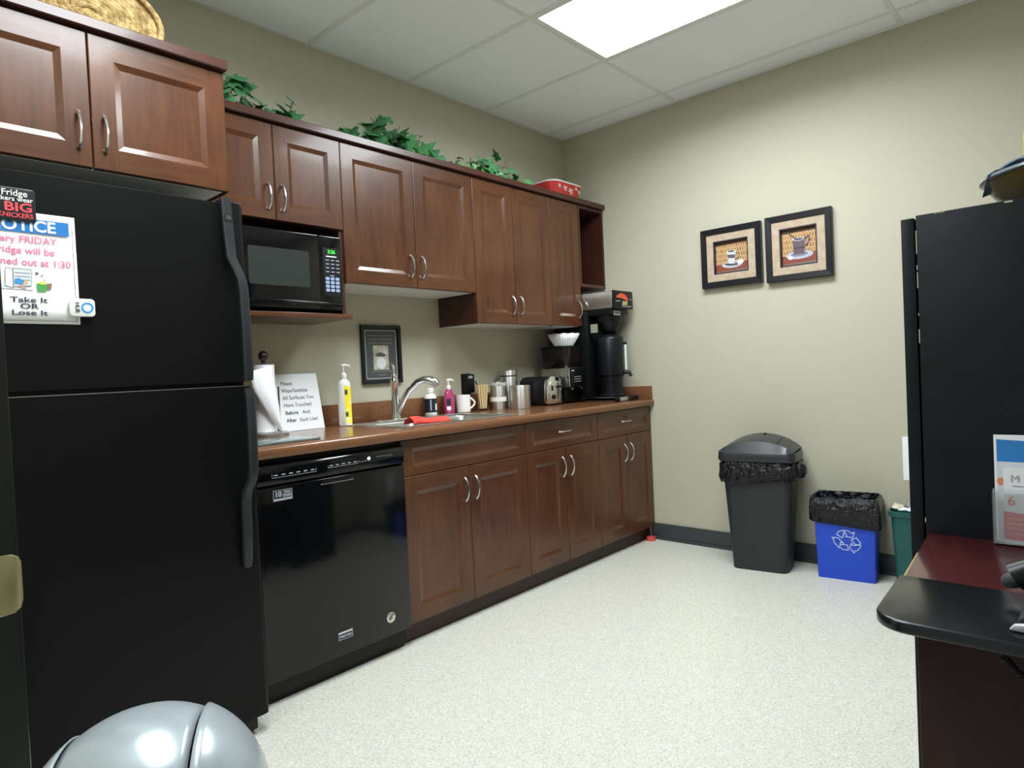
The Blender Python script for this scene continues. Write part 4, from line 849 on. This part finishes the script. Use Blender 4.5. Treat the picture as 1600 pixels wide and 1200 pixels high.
# ------------------------------------------------------------------ far wall pictures, sheet, floor ring
def coffee_print(ya, yb, zb_, zt_, label, kind):
    w, h = abs(ya - yb), zt_ - zb_; ctr = Vector((L - .0, (ya + yb) / 2, (zt_ + zb_) / 2))
    t = thing('framed_print', label, 'framed picture', (L - .015, ctr.y, zb_), 'coffee pictures')
    frame(t, ctr, w, h, .035, .034, M_fblk, YZ)
    n = Vector((-1, 0, 0)); M_matb = mat('tan_mat_board', 'b5a390', 0.7, var='a8957f', vscale=30)
    wi, hi = w - .068, h - .068; a = .042
    X, Y = YZ
    for cx, cy, ww, hh in ((0, hi / 2 - a / 2, wi, a), (0, -hi / 2 + a / 2, wi, a), (-wi / 2 + a / 2, 0, a, hi - 2 * a), (wi / 2 - a / 2, 0, a, hi - 2 * a)):
        plate(rect(ww, hh, cx, cy), M_matb, ctr + n * .020, YZ, t, 'mat_board', .005)
    iw, ih = wi - 2 * a, hi - 2 * a
    stroke([rect(iw - .004, ih - .004)], .010, mat('mat_edge_shade', '2c2026', 0.6), ctr + n * .004, YZ, t, 'inner_edge_shade', closed=True, depth=.0205)  # dark lining of the mat opening: recess shadow painted in as colour
    m = mat('coffee_art', 'c98f4a', 0.6)
    if not m.get('done'):
        m['done'] = 1; nt = m.node_tree; b = nt.nodes['Principled BSDF']
        tc = nt.nodes.new('ShaderNodeTexCoord'); br = nt.nodes.new('ShaderNodeTexBrick'); mp = nt.nodes.new('ShaderNodeMapping')
        mp.inputs['Rotation'].default_value = (0, PI / 2, 0) ; sx = nt.nodes.new('ShaderNodeSeparateXYZ'); cx = nt.nodes.new('ShaderNodeCombineXYZ')
        nt.links.new(tc.outputs['Object'], sx.inputs[0]); nt.links.new(sx.outputs['Y'], cx.inputs['X']); nt.links.new(sx.outputs['Z'], cx.inputs['Y'])
        nt.links.new(cx.outputs[0], br.inputs['Vector']); br.inputs['Scale'].default_value = 22
        br.inputs['Color1'].default_value = lin('ab8355'); br.inputs['Color2'].default_value = lin('8f6440'); br.inputs['Mortar'].default_value = lin('c2a276'); br.inputs['Mortar Size'].default_value = .05
        br.inputs['Brick Width'].default_value = .32; br.inputs['Row Height'].default_value = .62
        nt.links.new(br.outputs['Color'], b.inputs['Base Color'])
    art = plate(rect(iw, ih), m, ctr + n * .003, YZ, t, 'art_sheet', .001)
    F = lambda poly, col, k: plate(poly, mat('art_' + col, col, 0.6), ctr + n * (.004 + .0004 * k), YZ, art, 'art_shape', .0004)
    F([(-iw / 2, -ih / 2), (iw / 2, -ih / 2), (iw / 2, -ih * .17), (-iw / 2, -ih * .22)], '7f3f30', 1)
    F([(-iw / 2, -ih / 2), (iw / 2, -ih / 2), (iw / 2, -ih * .40), (-iw / 2, -ih * .43)], '77685e', 2)
    F([(-iw / 2, ih / 2), (-iw / 2, ih * .36), (iw / 2, ih * .40), (iw / 2, ih / 2)], '5d4632', 2)
    if kind == 0:
        F(disc(.062, .0, -ih * .24, 28, .020), 'b9bac2', 3); F(disc(.040, .0, -ih * .23, 24, .011), '6b6878', 4)
        F([(-.020, -ih * .22), (.016, -ih * .22), (.026, .030), (-.030, .030)], 'c3c3c0', 5)
        F(disc(.028, -.002, .030, 24, .007), 'ece9e2', 6); F(disc(.022, -.002, .030, 24, .005), '3b3440', 7)
        F([(-.023, -.008), (.018, -.012), (.021, .008), (-.026, .012)], '55505a', 6)
        stroke([[(.022, .022), (.040, .018), (.042, -.006), (.020, -.018)]], .004, mat('art_8d8088'.replace('art_', 'art_cup_'), '8d8088', 0.6), ctr + n * .0072, YZ, art, 'art_shape')
        F(disc(.020, .050, -ih * .19, 16, .014), 'cfd2da', 6)
        stroke([[(-.045, -ih * .20), (.030, -ih * .27)]], .005, mat('art_spoon', '4b4656', 0.6), ctr + n * .0074, YZ, art, 'art_shape')
    else:
        F(disc(.072, .0, -ih * .22, 28, .022), 'a9adbc', 3); F(disc(.045, .0, -ih * .20, 24, .012), '7d7a8c', 4)
        F([(-.030, -ih * .20), (.028, -ih * .20), (.030, .040), (-.034, .040)], '5f5058', 5)
        F([(-.030, -.012), (.028, -.012), (.028, -.004), (-.030, -.004)], '4a3a40', 6)
        F(disc(.032, -.002, .040, 24, .009), 'c3c4cf', 6); F(disc(.025, -.002, .040, 24, .006), '4c4a58', 7)
        stroke([[(.028, .040), (.050, .050), (.056, .030), (.040, .006), (.028, -.002)]], .006, mat('art_handle', '6a5f72', 0.6), ctr + n * .0072, YZ, art, 'art_shape')
        stroke([[(-.010, .040), (-.060, .085)]], .004, mat('art_spoon', '4b4656', 0.6), ctr + n * .0080, YZ, art, 'art_shape')
        F(disc(.013, -.048, -ih * .27, 14, .010), 'e2e6ee', 6)
coffee_print(-1.026, -1.3875, 1.5786, 1.9257, 'square dark-framed picture of a white coffee cup, nearer the cabinets', 0)
coffee_print(-1.4131, -1.7635, 1.5668, 1.9311, 'square dark-framed picture of a tall dark mug with a spoon, nearer the black cabinet', 1)
tag(MB().box(L - .002, L - .0005, -2.27, -2.051, .496, .717).build('wall_sheet', M_paper, smooth=False), 'white paper sheet on the wall above the green bin', 'paper')
rg = MB().lathe([(.020, 0), (.030, 0), (.030, .022), (.022, .024), (.020, .020)], (3.795, -.618, 0), 24, cap=False)
rg.lathe([(.001, .004), (.0205, .004), (.0205, .018), (.001, .019)], (3.795, -.618, 0), 20)
tag(rg.build('red_cap', mat('red_cap_plastic', 'd0504a', 0.4)), 'small red plastic cap on the floor by the corner cabinet', 'cap')

# ------------------------------------------------------------------ bins along the far wall
def place(mb, org, ang): return mb.xf(Matrix.Translation(org) @ Matrix.Rotation(ang, 4, 'Z'))
# local frame: +u = to the viewer's right along the front, +v = to the back (towards the wall), z up.
def bin_xf(front_left, a):
    u = Vector((math.sin(a), -math.cos(a), 0)); v = Vector((math.cos(a), math.sin(a), 0)); o = Vector((*front_left, 0))
    return lambda p, q, z: o + u * p + v * q + Vector((0, 0, z))
M_bag = mat('black_bin_bag', '0d0d13', 0.18, bump=1.0, bscale=26, bdist=0.03)
def rr3(F, w, d, z, r, du=0, dv=0, n=4, fn=None):
    out = []
    for k, (p, q) in enumerate(rrect(w, d, r, n=n)):
        e = fn(k, p, q) if fn else 0
        l = math.hypot(p, q) or 1
        out.append(F(p * (1 + e / l) + du, q * (1 + e / l) + dv, z))
    return out
# 1: black kitchen bin with lid
F1 = bin_xf((3.520, -1.270), math.radians(8))
b1_ = thing('trash_can', 'tall black trash can with a domed lid and bag against the far wall', 'trash can', tuple(F1(.145, .1, 0)))
MB().loft([rr3(F1, .285, .185, 0, .035, .150, .105), rr3(F1, .37, .235, .575, .045, .150, .125)]).build('bin_body', mat('bin_black', '26292b', 0.5, bump=.1, bscale=200), b1_)
def wav(a, s): return lambda k, p, q: a * noise.noise(Vector((p * 14 + s, q * 14, s * 3)))
rg_ = []
for i, (z, s) in enumerate(((.595, 1.00), (.580, 1.05), (.545, 1.09), (.515, 1.09), (.490, 1.06), (.478, 1.03))):
    rg_.append([F1(.150 + p * s + .0, .125 + q * s, z + (.036 * noise.noise(Vector((p * 9, q * 9, 2.0))) + .014 * noise.noise(Vector((p * 30, q * 30, i))) + (-.034 * max(0, 1 - ((p + .03) / .13) ** 2) + .026 * max(0, p / .18) - .004) * (i > 1))) for p, q in [(pp * (1 + .06 * noise.noise(Vector((pp * 26, qq * 26, i)))), qq * (1 + .05 * noise.noise(Vector((pp * 22, qq * 26, i + 9))))) for pp, qq in rrect(.372, .245, .05, n=8)]])
MB().loft(rg_, cap=False).build('bin_bag', M_bag, b1_, thick=.002, angle=60)
def knob_ring(z, r): return None
kn = MB(); kc = F1(.345, .10, .545)
for i in range(9):
    pass
kn.loft([[kc + Vector((math.cos(2 * PI * j / 14) * r * (1 + .25 * noise.noise(Vector((j * .9, i, 0)))), math.sin(2 * PI * j / 14) * r * (1 + .25 * noise.noise(Vector((j * .9, i, 3)))), z)) for j in range(14)] for i, (r, z) in enumerate(((.008, -.048), (.034, -.040), (.046, -.015), (.044, .010), (.034, .032), (.010, .042)))]).build('bag_knot', M_bag, b1_)
M_lid = mat('lid_black', '2b2d30', 0.33)
lw, ld = .40, .265
def lidz(p): return .088 * max(0, 1 - (2 * p / lw) ** 2) ** .8
MB().loft([rr3(F1, lw, ld, .592, .04, .150, .125, 5), rr3(F1, lw + .004, ld + .004, .612, .04, .150, .125, 5), rr3(F1, lw - .004, ld - .004, .640, .04, .150, .125, 5)]).build('lid_rim', M_lid, b1_, .002)
nP = 20; rows = []
for vq, k in ((-.130, .0), (-.106, .70), (-.096, .75), (-.02, .88), (.06, 1.0), (.108, .97), (.130, .0)):
    rows.append([F1(.150 + (-lw / 2 + .006 + (lw - .012) * i / nP), .125 + vq, .639 + lidz(-lw / 2 + .006 + (lw - .012) * i / nP) * k) for i in range(nP + 1)])
MB().loft(rows, cap=False, closed=False).build('lid_dome', M_lid, b1_, angle=28)
MB().loft([[F1(.150 + .108 + .004 * s, .125 - .085 + .17 * i / 6, .6415 + lidz(.108 + .004 * s) * (.955 + .02 * math.sin(i))) for i in range(7)] for s in (0, 1)], cap=False, closed=False).build('flap_seam', M_black, b1_)
MB().box(-.012, .012, -.006, .006, 0, .006).xf(Matrix.Translation(F1(.17, .175, .7235))).build('flap_catch', M_black, b1_, .002)
# 2: blue recycling box
F2 = bin_xf((3.628, -1.694), math.radians(7))
b2_ = thing('recycling_bin', 'blue recycling box with a white arrows symbol and black bag', 'recycling bin', tuple(F2(.13, .1, 0)))
M_bl = mat('recycling_blue', '2148c4', 0.45)
wB, wT = .262, .285; hB = .375
o2 = [rr3(F2, wB, .165, 0, .008, wB / 2, .0825), rr3(F2, wT, .180, hB, .008, wB / 2, .088), rr3(F2, wT - .01, .170, hB, .008, wB / 2, .088), rr3(F2, wB - .01, .155, .006, .008, wB / 2, .0825)]
MB().loft(o2).build('box_body', M_bl, b2_)
sym = [[(468, 588), (490, 548), (545, 525), (553, 555), (532, 625)], [(548, 525), (600, 527), (635, 555), (668, 540), (650, 607), (568, 605), (582, 588)],
       [(410, 630), (480, 628), (545, 692), (510, 682), (490, 755), (435, 690), (430, 650)], [(510, 708), (585, 708), (597, 772), (530, 770), (497, 740)],
       [(632, 635), (690, 605), (735, 670), (715, 692), (675, 690)], [(735, 694), (730, 722), (695, 768), (668, 770), (660, 802), (610, 738), (635, 675), (642, 707)]]
# symbol centred on the front: 325 zoomed pixels span about 0.130 m
sc2 = .132 / 328
lean = ((wT - wB) * 0 + (.088 - .090) - 0) / hB
fr2 = (Vector((math.sin(math.radians(7)), -math.cos(math.radians(7)), 0)), Vector((0, 0, 1)))
stroke([[((x - 573) * sc2, -(y - 662) * sc2) for x, y in pl] for pl in sym], .0042, mat('symbol_white', 'b9cbe8', 0.5), F2(.136, -.0012, .200), fr2, b2_, 'recycling_symbol', closed=True, depth=.0012)
rg_ = []
for i, (z, s, o) in enumerate(((.300, .92, 0), (.395, .985, 0), (.418, 1.0, 0), (.414, 1.07, 0), (.370, 1.10, 0), (.335, 1.12, 0), (.313, 1.15, 0))):
    ring = []
    for k, (p, q) in enumerate(rrect(wT + .002, .182, .012, n=8)):
        nz = noise.noise(Vector((p * 22, q * 22, i * .7 + 5)))
        fl = 1.0 + (.05 * nz + .02 * noise.noise(Vector((p * 60, q * 60, i))) if i > 2 else .0)
        zz_ = z + (.012 * nz if i < 4 else .034 * nz - .014 * (p / .14) * (1 if q < 0 else 0) + (-.024 if abs(p) > .12 and i == 6 else 0))
        ring.append(F2(wB / 2 + p * s * fl, .088 + q * (s if q > 0 and s < 1.05 else min(s, 1.08)) * fl, zz_))
    rg_.append(ring)
MB().loft(rg_, cap=False).build('bin_bag', M_bag, b2_, thick=.0015, angle=70)
# 3: green bin
F3 = bin_xf((3.640, -2.028), math.radians(4))
b3_ = thing('waste_bin', 'dark green waste bin half hidden behind the black cabinet', 'bin', tuple(F3(.12, .1, 0)))
M_gb = mat('bin_green', '17514f', 0.45)
gw = lambda s, z, r=.04: rr3(F3, .23 * s, .175 * s, z, r, .115, .092, 5)
MB().loft([gw(.86, 0), gw(1.0, .345), gw(1.09, .350), gw(1.10, .372), gw(1.03, .374), gw(.96, .34), gw(.84, .01)]).build('bin_body', M_gb, b3_)
bt = thing('plastic_bottle', 'clear crushed plastic bottle on top of the green bin', 'bottle', tuple(F3(.10, .11, .345)))
MB().lathe([(.001, 0), (.022, .002), (.032, .012), (.034, .03), (.032, .05), (.034, .07), (.034, .11), (.012, .15), (.012, .165)], (0, 0, 0), 20).xf(Matrix.Translation(F3(.058, .11, .395)) @ Matrix.Rotation(math.radians(100), 4, 'X') @ Matrix.Rotation(.3, 4, 'Y')).build('bottle_body', mat('clear_pet', 'cfd6d8', 0.08, trans=0.7, ior=1.3), bt)
MB().lathe([(.0345, .03), (.0345, .05)], (0, 0, 0), 20, cap=False).xf(Matrix.Translation(F3(.058, .11, .395)) @ Matrix.Rotation(math.radians(100), 4, 'X') @ Matrix.Rotation(.3, 4, 'Y')).build('label', M_print, bt)
def crumple(name, F, c, w, d, z, tilt, col, label):
    mb = MB().grid(lambda u, v: F(c[0] + (u - .5) * w, c[1] + (v - .5) * d, z + tilt * (u - .5) + .012 * noise.noise(Vector((u * 4, v * 4, w * 50)))), 6, 6)
    tag(mb.build(name, mat(name + col, col, 0.6), thick=.003), label, 'paper')
crumple('crumpled_paper', F3, (.030, .075), .045, .12, .386, -.012, 'cfc6ae', 'beige folded card at the edge of the green bin')
crumple('crumpled_paper', F3, (.085, .035), .09, .07, .386, .010, 'e2e6ee', 'white crumpled paper in the green bin')
MB().box(0, 0, 0, 0, 0, 0)

# ------------------------------------------------------------------ silver dome-top can
SC = Vector((.4396, -1.6995, 0)); RD = .179; ZE = .4696
sc_ = thing('swing_lid_can', 'round silver dome-lidded trash can in front of the fridge', 'trash can', (SC.x, SC.y, 0))
M_silv = mat('silver_plastic', 'a9b2b8', 0.25, 0.35)
lathe_obj('can_body', [(.135, 0), (.140, .01), (.166, .44), (.166, .452)], (SC.x, SC.y, 0), M_silv, sc_, 48)
lathe_obj('can_collar', [(.166, .448), (.180, .450), (.182, .462), (RD, .4690)], (SC.x, SC.y, 0), M_silv, sc_, 48)
vw = Vector((-.287, -.87, 0)).normalized(); rt = Vector((.87, -.287, 0)).normalized()
AX = (rt * math.cos(.25) + vw * math.sin(.25)).normalized(); AY = Vector((-AX.y, AX.x, 0))
cen = Vector((SC.x, SC.y, ZE))
def dome(a0, a1, r, nm, m):
    # strip of the dome between angles a0..a1 measured from the swing axis
    nA, nB = 14, 28; rows = []
    for i in range(nA + 1):
        a = a0 + (a1 - a0) * i / nA
        rows.append([cen + AX * (r * math.cos(a)) + (AY * math.cos(PI * j / nB) + Vector((0, 0, 1)) * math.sin(PI * j / nB)) * (r * math.sin(a)) for j in range(nB + 1)])
    return MB().loft(rows, cap=False, closed=False).build(nm, m, sc_, thick=.003, angle=60)
A0 = math.acos(.47)
A1 = math.acos(.60)
dome(A0 + .006, PI - A1 - .006, RD - .008, 'swing_flap', M_silv)
dome(.02, A0, RD, 'lid_end', M_silv); dome(PI - A1, PI - .02, RD - .003, 'lid_end', M_silv)

# ------------------------------------------------------------------ tall black cabinet, desk and what stands on them
TX = 1.765
tc_ = thing('storage_cabinet', 'tall scuffed black storage cabinet at the end of the desk', 'cabinet', (TX + .3, -2.75, 0))
M_tb = mat('matt_black_laminate', '12141a', 0.42, spec=0.22, var='0d0f13', vscale=9)
ZTC = 1.438
MB().box(TX, TX + .018, -2.98, -2.507, 0.0, ZTC).build('side_panel', M_tb, tc_, .0015)
MB().box(TX + .732, TX + .75, -2.98, -2.507, 0.0, ZTC).build('side_panel', M_tb, tc_, .0015)
MB().box(TX + .018, TX + .732, -2.98, -2.507, ZTC - .02, ZTC).build('top_panel', M_tb, tc_, .001)
MB().box(TX + .018, TX + .732, -2.98, -2.507, .04, .06).build('bottom_panel', M_tb, tc_, .001)
MB().box(TX + .018, TX + .732, -2.98, -2.974, .06, ZTC - .02).build('back_panel', M_tb, tc_)
for a, b in ((TX + .001, TX + .373), (TX + .377, TX + .749)):
    d_ = MB().box(a, b, -2.5035, -2.478, .03, ZTC - .004).build('door', M_tb, tc_, .002)
    put('handle', HMESH, ((TX + .34 if a < TX + .2 else TX + .41), -2.478, .85), d_, Matrix.Rotation(PI, 4, 'Z'))
M_chip = mat('chipped_board', 'a9a898', 0.8); ck = MB(); rc = random.Random(4)
for z0, z1 in ((1.355, 1.405), (1.28, 1.33), (1.315, 1.32), (1.22, 1.225), (.765, .775), (1.16, 1.19)): ck.box(TX - .0006, TX + .002, -2.508, -2.5062, z0, z1)
for i in range(5):
    y = -2.52 - rc.uniform(0, .17); ck.box(TX - .0006, TX + .002, y, y + rc.uniform(.004, .016), ZTC - .0016 - rc.uniform(0, .004), ZTC - .0012)
ck.build('chipped_edge', M_chip, tc_, smooth=False)
# desk
dk = thing('desk', 'dark cherry desk with a black raised end shelf beside the cabinet', 'desk', (1.5, -2.95, 0))
M_dk = wood('dark_mahogany_laminate', '43191a', '3a1416', '4b2020', (1, 5, 5), 0.22)
ZDK = .742
cn_ = [(1.228, -2.60), (1.229, -2.582), (1.236, -2.562), (1.252, -2.545), (1.275, -2.5375), (1.33, -2.537), (1.45, -2.531), (TX - .002, -2.512)]
poly = [(1.228, -3.36), (TX - .002, -3.36)] + cn_[::-1]
MB().prism(poly, lambda u, v, w: (u, v, w), ZDK - .028, ZDK).build('desktop', M_dk, dk, .001)
M_tan = mat('bare_wood_edge', 'a98a58', 0.6)
out_ = [(x - (.0035 if y < -2.56 else .002), y + (.0035 if y > -2.575 else .0008)) for x, y in cn_[:-1]] + [(1.60, -2.5195)]
MB().prism(cn_[:-1] + [(1.60, -2.5212)] + out_[::-1], lambda u, v, w: (u, v, w), ZDK - .029, ZDK - .003).build('edge_band', M_tan, dk)
M_dpan = wood('dark_desk_panel', '2e1d1a', '291917', '33211d', (6, 6, 0.8), 0.45)
M_dpan.node_tree.nodes['Principled BSDF'].inputs['Coat Weight'].default_value = 0.0; M_dpan.node_tree.nodes['Principled BSDF'].inputs['Specular IOR Level'].default_value = 0.25
MB().box(1.272, 1.292, -3.36, -2.577, 0, ZDK - .0285).build('end_panel', M_dpan, dk, .0015)
MB().box(1.30, TX - .004, -3.36, -3.34, .1, ZDK - .0285).build('modesty_panel', M_dpan, dk, .0015)
MB().box(TX - .024, TX - .004, -3.335, -2.60, 0, ZDK - .0285).build('leg_panel', M_dpan, dk, .0015)
sl = []
SX_, SXb, SYl = 1.140, 1.366, -2.541
for i in range(9): a = PI + PI / 2 - PI / 2 * i / 8; sl.append((SX_ + .045 + .045 * math.cos(a - PI / 2 + 0) , 0))
cor = []
for i in range(9):
    a = PI / 2 + PI / 2 * i / 8; cor.append((SX_ + .05 + .05 * math.cos(a), SYl - .05 + .05 * math.sin(a)))
slab = [(SXb, -3.36), (SXb, SYl + .004)] + [(SXb - .01, SYl + .005)] + cor + [(SX_, -3.36)]
MB().prism(slab, lambda u, v, w: (u, v, w), ZDK + .0005, ZDK + .0185).build('raised_shelf', mat('satin_black_laminate', '131417', 0.2), dk, .004, seg=3)
ZS = ZDK + .0185
# brochure holder
bh = thing('brochure_holder', 'clear acrylic holder full of brochures on the desk', 'brochure holder', (1.745, -2.73, ZDK))
BY0, BY1, BXf = -2.633, -2.80, 1.728
FYZ = YZ
MB().box(BXf, BXf + .003, BY1, BY0, ZDK + .0005, ZDK + .115).box(BXf, BXf + .035, BY0, BY0 + .002, ZDK + .0005, ZDK + .11).box(BXf + .033, BXf + .035, BY1, BY0, ZDK + .0005, ZDK + .20).box(BXf, BXf + .035, BY1, BY0, ZDK + .0005, ZDK + .003).build('holder', M_acr, bh)
def br_(name, x, y0, y1, z1, m, label):
    t = MB().box(x, x + .003, y1, y0, ZDK + .004, ZDK + z1).build(name, m)
    return tag(t, label, 'brochure', 'brochures in the holder')
M_gw = mat('glossy_white_card', 'eef0f4', 0.3)
k1 = br_('brochure', BXf + .022, BY0 - .001, BY1 + .001, .222, M_gw, 'tall back brochure with a blue sky band in the clear holder')
plate([(-.078, .150), (.08, .150), (.08, .205), (-.078, .213)], mat('brochure_blue', '2f7fc4', 0.4), (BXf + .022, (BY0 + BY1) / 2, ZDK), YZ, k1, 'sky_band', .0003)
plate([(-.078, .163), (-.02, .158), (.08, .155), (.08, .150), (-.078, .150)], mat('brochure_lightblue', 'b9d8ee', 0.4), (BXf + .0218, (BY0 + BY1) / 2, ZDK), YZ, k1, 'sky_band', .0003)
k2 = br_('brochure', BXf + .014, BY0 - .006, BY1 + .004, .168, mat('card_grey', 'd3d8de', 0.35), 'grey brochure with an orange dot in the clear holder')
plate(disc(.008, -.070, .128, 14), mat('brochure_orange', 'e08a5a', 0.4), (BXf + .014, (BY0 + BY1) / 2, ZDK), YZ, k2, 'orange_dot', .0003)
k3 = br_('brochure', BXf + .007, BY0 - .0165, BY1 + .006, .156, M_gw, 'front white and pink brochure in the clear holder')
bc = Vector((BXf + .007, (BY0 + BY1) / 2, ZDK))
plate([(-.068, .012), (.07, .010), (.07, .060), (-.04, .066), (-.068, .070)], mat('brochure_pink', 'd2607a', 0.4), bc, YZ, k3, 'pink_band', .0003)
text('M', .020, M_print, bc + Vector((-.0004, 0.048, .136)), YZ, k3)
text('6', .028, M_mred, bc + Vector((-.0004, 0.0545, .090)), YZ, k3)
stroke([[(-.060, .055 - .010 * i), (.06, .054 - .010 * i)] for i in range(4)], .0022, mat('brochure_peach', 'e6a08c', 0.5), bc + Vector((-.0003, 0, 0)), YZ, k3, 'small_print')
stroke([[(-.052, .122), (.05, .120)]], .0012, M_print, bc + Vector((-.0003, 0, 0)), YZ, k3, 'small_print')
# desk phone
pn_ = thing('desk_phone', 'black office phone with grey edge on the raised desk shelf', 'telephone', (1.30, -2.78, ZS))
def phx(p, q, z): return Vector((1.186 + q, -2.709 - p, ZS + z))   # p: towards the back (-y), q: along +x
prp = [(0, .0008), (.20, .0008), (.20, .075), (.18, .080), (.03, .030), (.006, .018), (0, .010)]
MB().prism(prp, lambda u, v, w: phx(u, w, v), .006, .175).build('phone_base', mat('phone_charcoal', '17181b', 0.4), pn_, .002)
MB().prism([(-.008, .002), (.02, .0008), (.21, .020), (.21, .046), (.10, .030), (.03, .016), (-.002, .010)], lambda u, v, w: phx(u, w, v), -.004, .0055).build('side_trim', mat('phone_grey_trim', 'b4b7bd', 0.3), pn_, .002)
SL = math.atan2(.05, .15)
for i in range(5):
    for j in range(4):
        p = .040 + .026 * i; MB().box(-.008, .008, -.0095, .0095, 0, .006).xf(Matrix.Translation(phx(p, .024 + .024 * j, .0300 + (p - .03) / .15 * .05)) @ Matrix.Rotation(-SL, 4, 'X')).build('key', M_grey, pn_, .002)
MB().box(-.007, .007, -.006, .006, 0, .006).xf(Matrix.Translation(phx(.018, .108, .0255)) @ Matrix.Rotation(-SL, 4, 'X')).build('key', M_red, pn_, .002)
hp = []
for i in range(13):
    u = i / 12; p = -.010 + .215 * u
    hp.append((phx(p, .150, .034 + .30 * p + .026 * math.sin(PI * u)), .0145 + .009 * abs(2 * u - 1) ** 2))
MB().tube([a for a, r in hp], [r for a, r in hp], 12).build('handset', M_black, pn_)
MB().tube([phx(-.006, .150, .030), phx(-.020, .150, .024), phx(-.026, .151, .020)], [.013, .012, .008], 10).build('handset_tip', mat('phone_dark_grey', '3a3d40', 0.4), pn_)
cd = []; path = [Vector((1.205, -2.6905, ZDK - .033)), Vector((1.20, -2.6955, .716)), Vector((1.20, -2.7045, .704)), Vector((1.198, -2.72, .692)), Vector((1.195, -2.76, .670)), Vector((1.18, -2.82, .665)), Vector((1.15, -2.90, .700)), Vector((1.128, -2.95, .745)), Vector((1.135, -2.95, ZS + .008)), Vector((1.17, -2.93, ZS + .010)), Vector((1.21, -2.895, ZS + .010))]
nseg = 34
for k in range(len(path) - 1):
    for q in range(nseg):
        bpt = path[k].lerp(path[k + 1], q / nseg); tg = (path[k + 1] - path[k]).normalized(); sx_ = tg.cross(Vector((1, 0, 0))).normalized() if abs(tg.x) < .9 else tg.cross(Vector((0, 1, 0))).normalized(); sy_ = tg.cross(sx_)
        a = (k * nseg + q) * .95; cd.append(bpt + (sx_ * math.cos(a) + sy_ * math.sin(a)) * .0042)
MB().tube(cd, .0013, 5).build('coiled_cord', M_black, pn_)
# bowl with snack bags on the cabinet
wb = thing('fruit_bowl', 'wide shallow brown bowl on top of the black cabinet', 'bowl', (2.02, -2.78, ZTC))
WC = (2.02, -2.79)
lathe_obj('foot_ring', [(.075, ZTC), (.075, ZTC + .006), (.06, ZTC + .008)], (*WC, 0), mat('green_glass', '3f9a4a', 0.3), wb, 32)
MB().lathe([(.07, ZTC + .007), (.12, ZTC + .022), (.165, ZTC + .050), (.190, ZTC + .083), (.186, ZTC + .084), (.160, ZTC + .055), (.115, ZTC + .030), (.001, ZTC + .014)], (*WC, 0), 48).build('bowl_shell', mat('brown_glazed_bowl', '6b5c34', 0.25), wb)
lathe_obj('bowl_rim', [(.188, ZTC + .081), (.195, ZTC + .084), (.194, ZTC + .090), (.186, ZTC + .088), (.188, ZTC + .081)], (*WC, 0), mat('silver_rim', 'b9c4cc', 0.2, 0.7), wb, 48)
def bag(name, c, w, h, t_, rot, col, label, sd, v2='2e6f9a', mt=0.5):
    mb = MB()
    def f(sgn):
        return lambda u, v: Vector(((u - .5) * w, sgn * t_ * math.sin(PI * u) ** .6 * math.sin(PI * min(1, max(0, v))) ** .5 + .006 * noise.noise(Vector((u * 5, v * 5, sd))), (v - .5) * h + .01 * noise.noise(Vector((u * 6, v * 3, sd + 4)))))
    mb.grid(f(1), 10, 10).grid(f(-1), 10, 10); mb.xf(Matrix.Translation(c) @ rot)
    tag(mb.build(name, mat(name + col, col, 0.2 if mt else 0.6, mt, var=v2, vscale=16, bump=.5, bscale=30, bdist=.01)), label, 'snack bag', 'snack bags in the bowl')
bag('snack_bag', (1.98, -2.675, ZTC + .103), .15, .09, .016, Matrix.Rotation(-1.15, 4, 'Z') @ Matrix.Rotation(-.42, 4, 'Y') @ Matrix.Rotation(1.15, 4, 'X'), 'b4c0c8', 'silver and blue foil snack bag hanging over the bowl edge', 1)
bag('snack_bag', (2.07, -2.735, ZTC + .118), .12, .18, .022, Matrix.Rotation(1.45, 4, 'Z'), 'd6c48e', 'tan paper snack bag standing upright in the bowl', 2, 'b49a5c', 0.0)
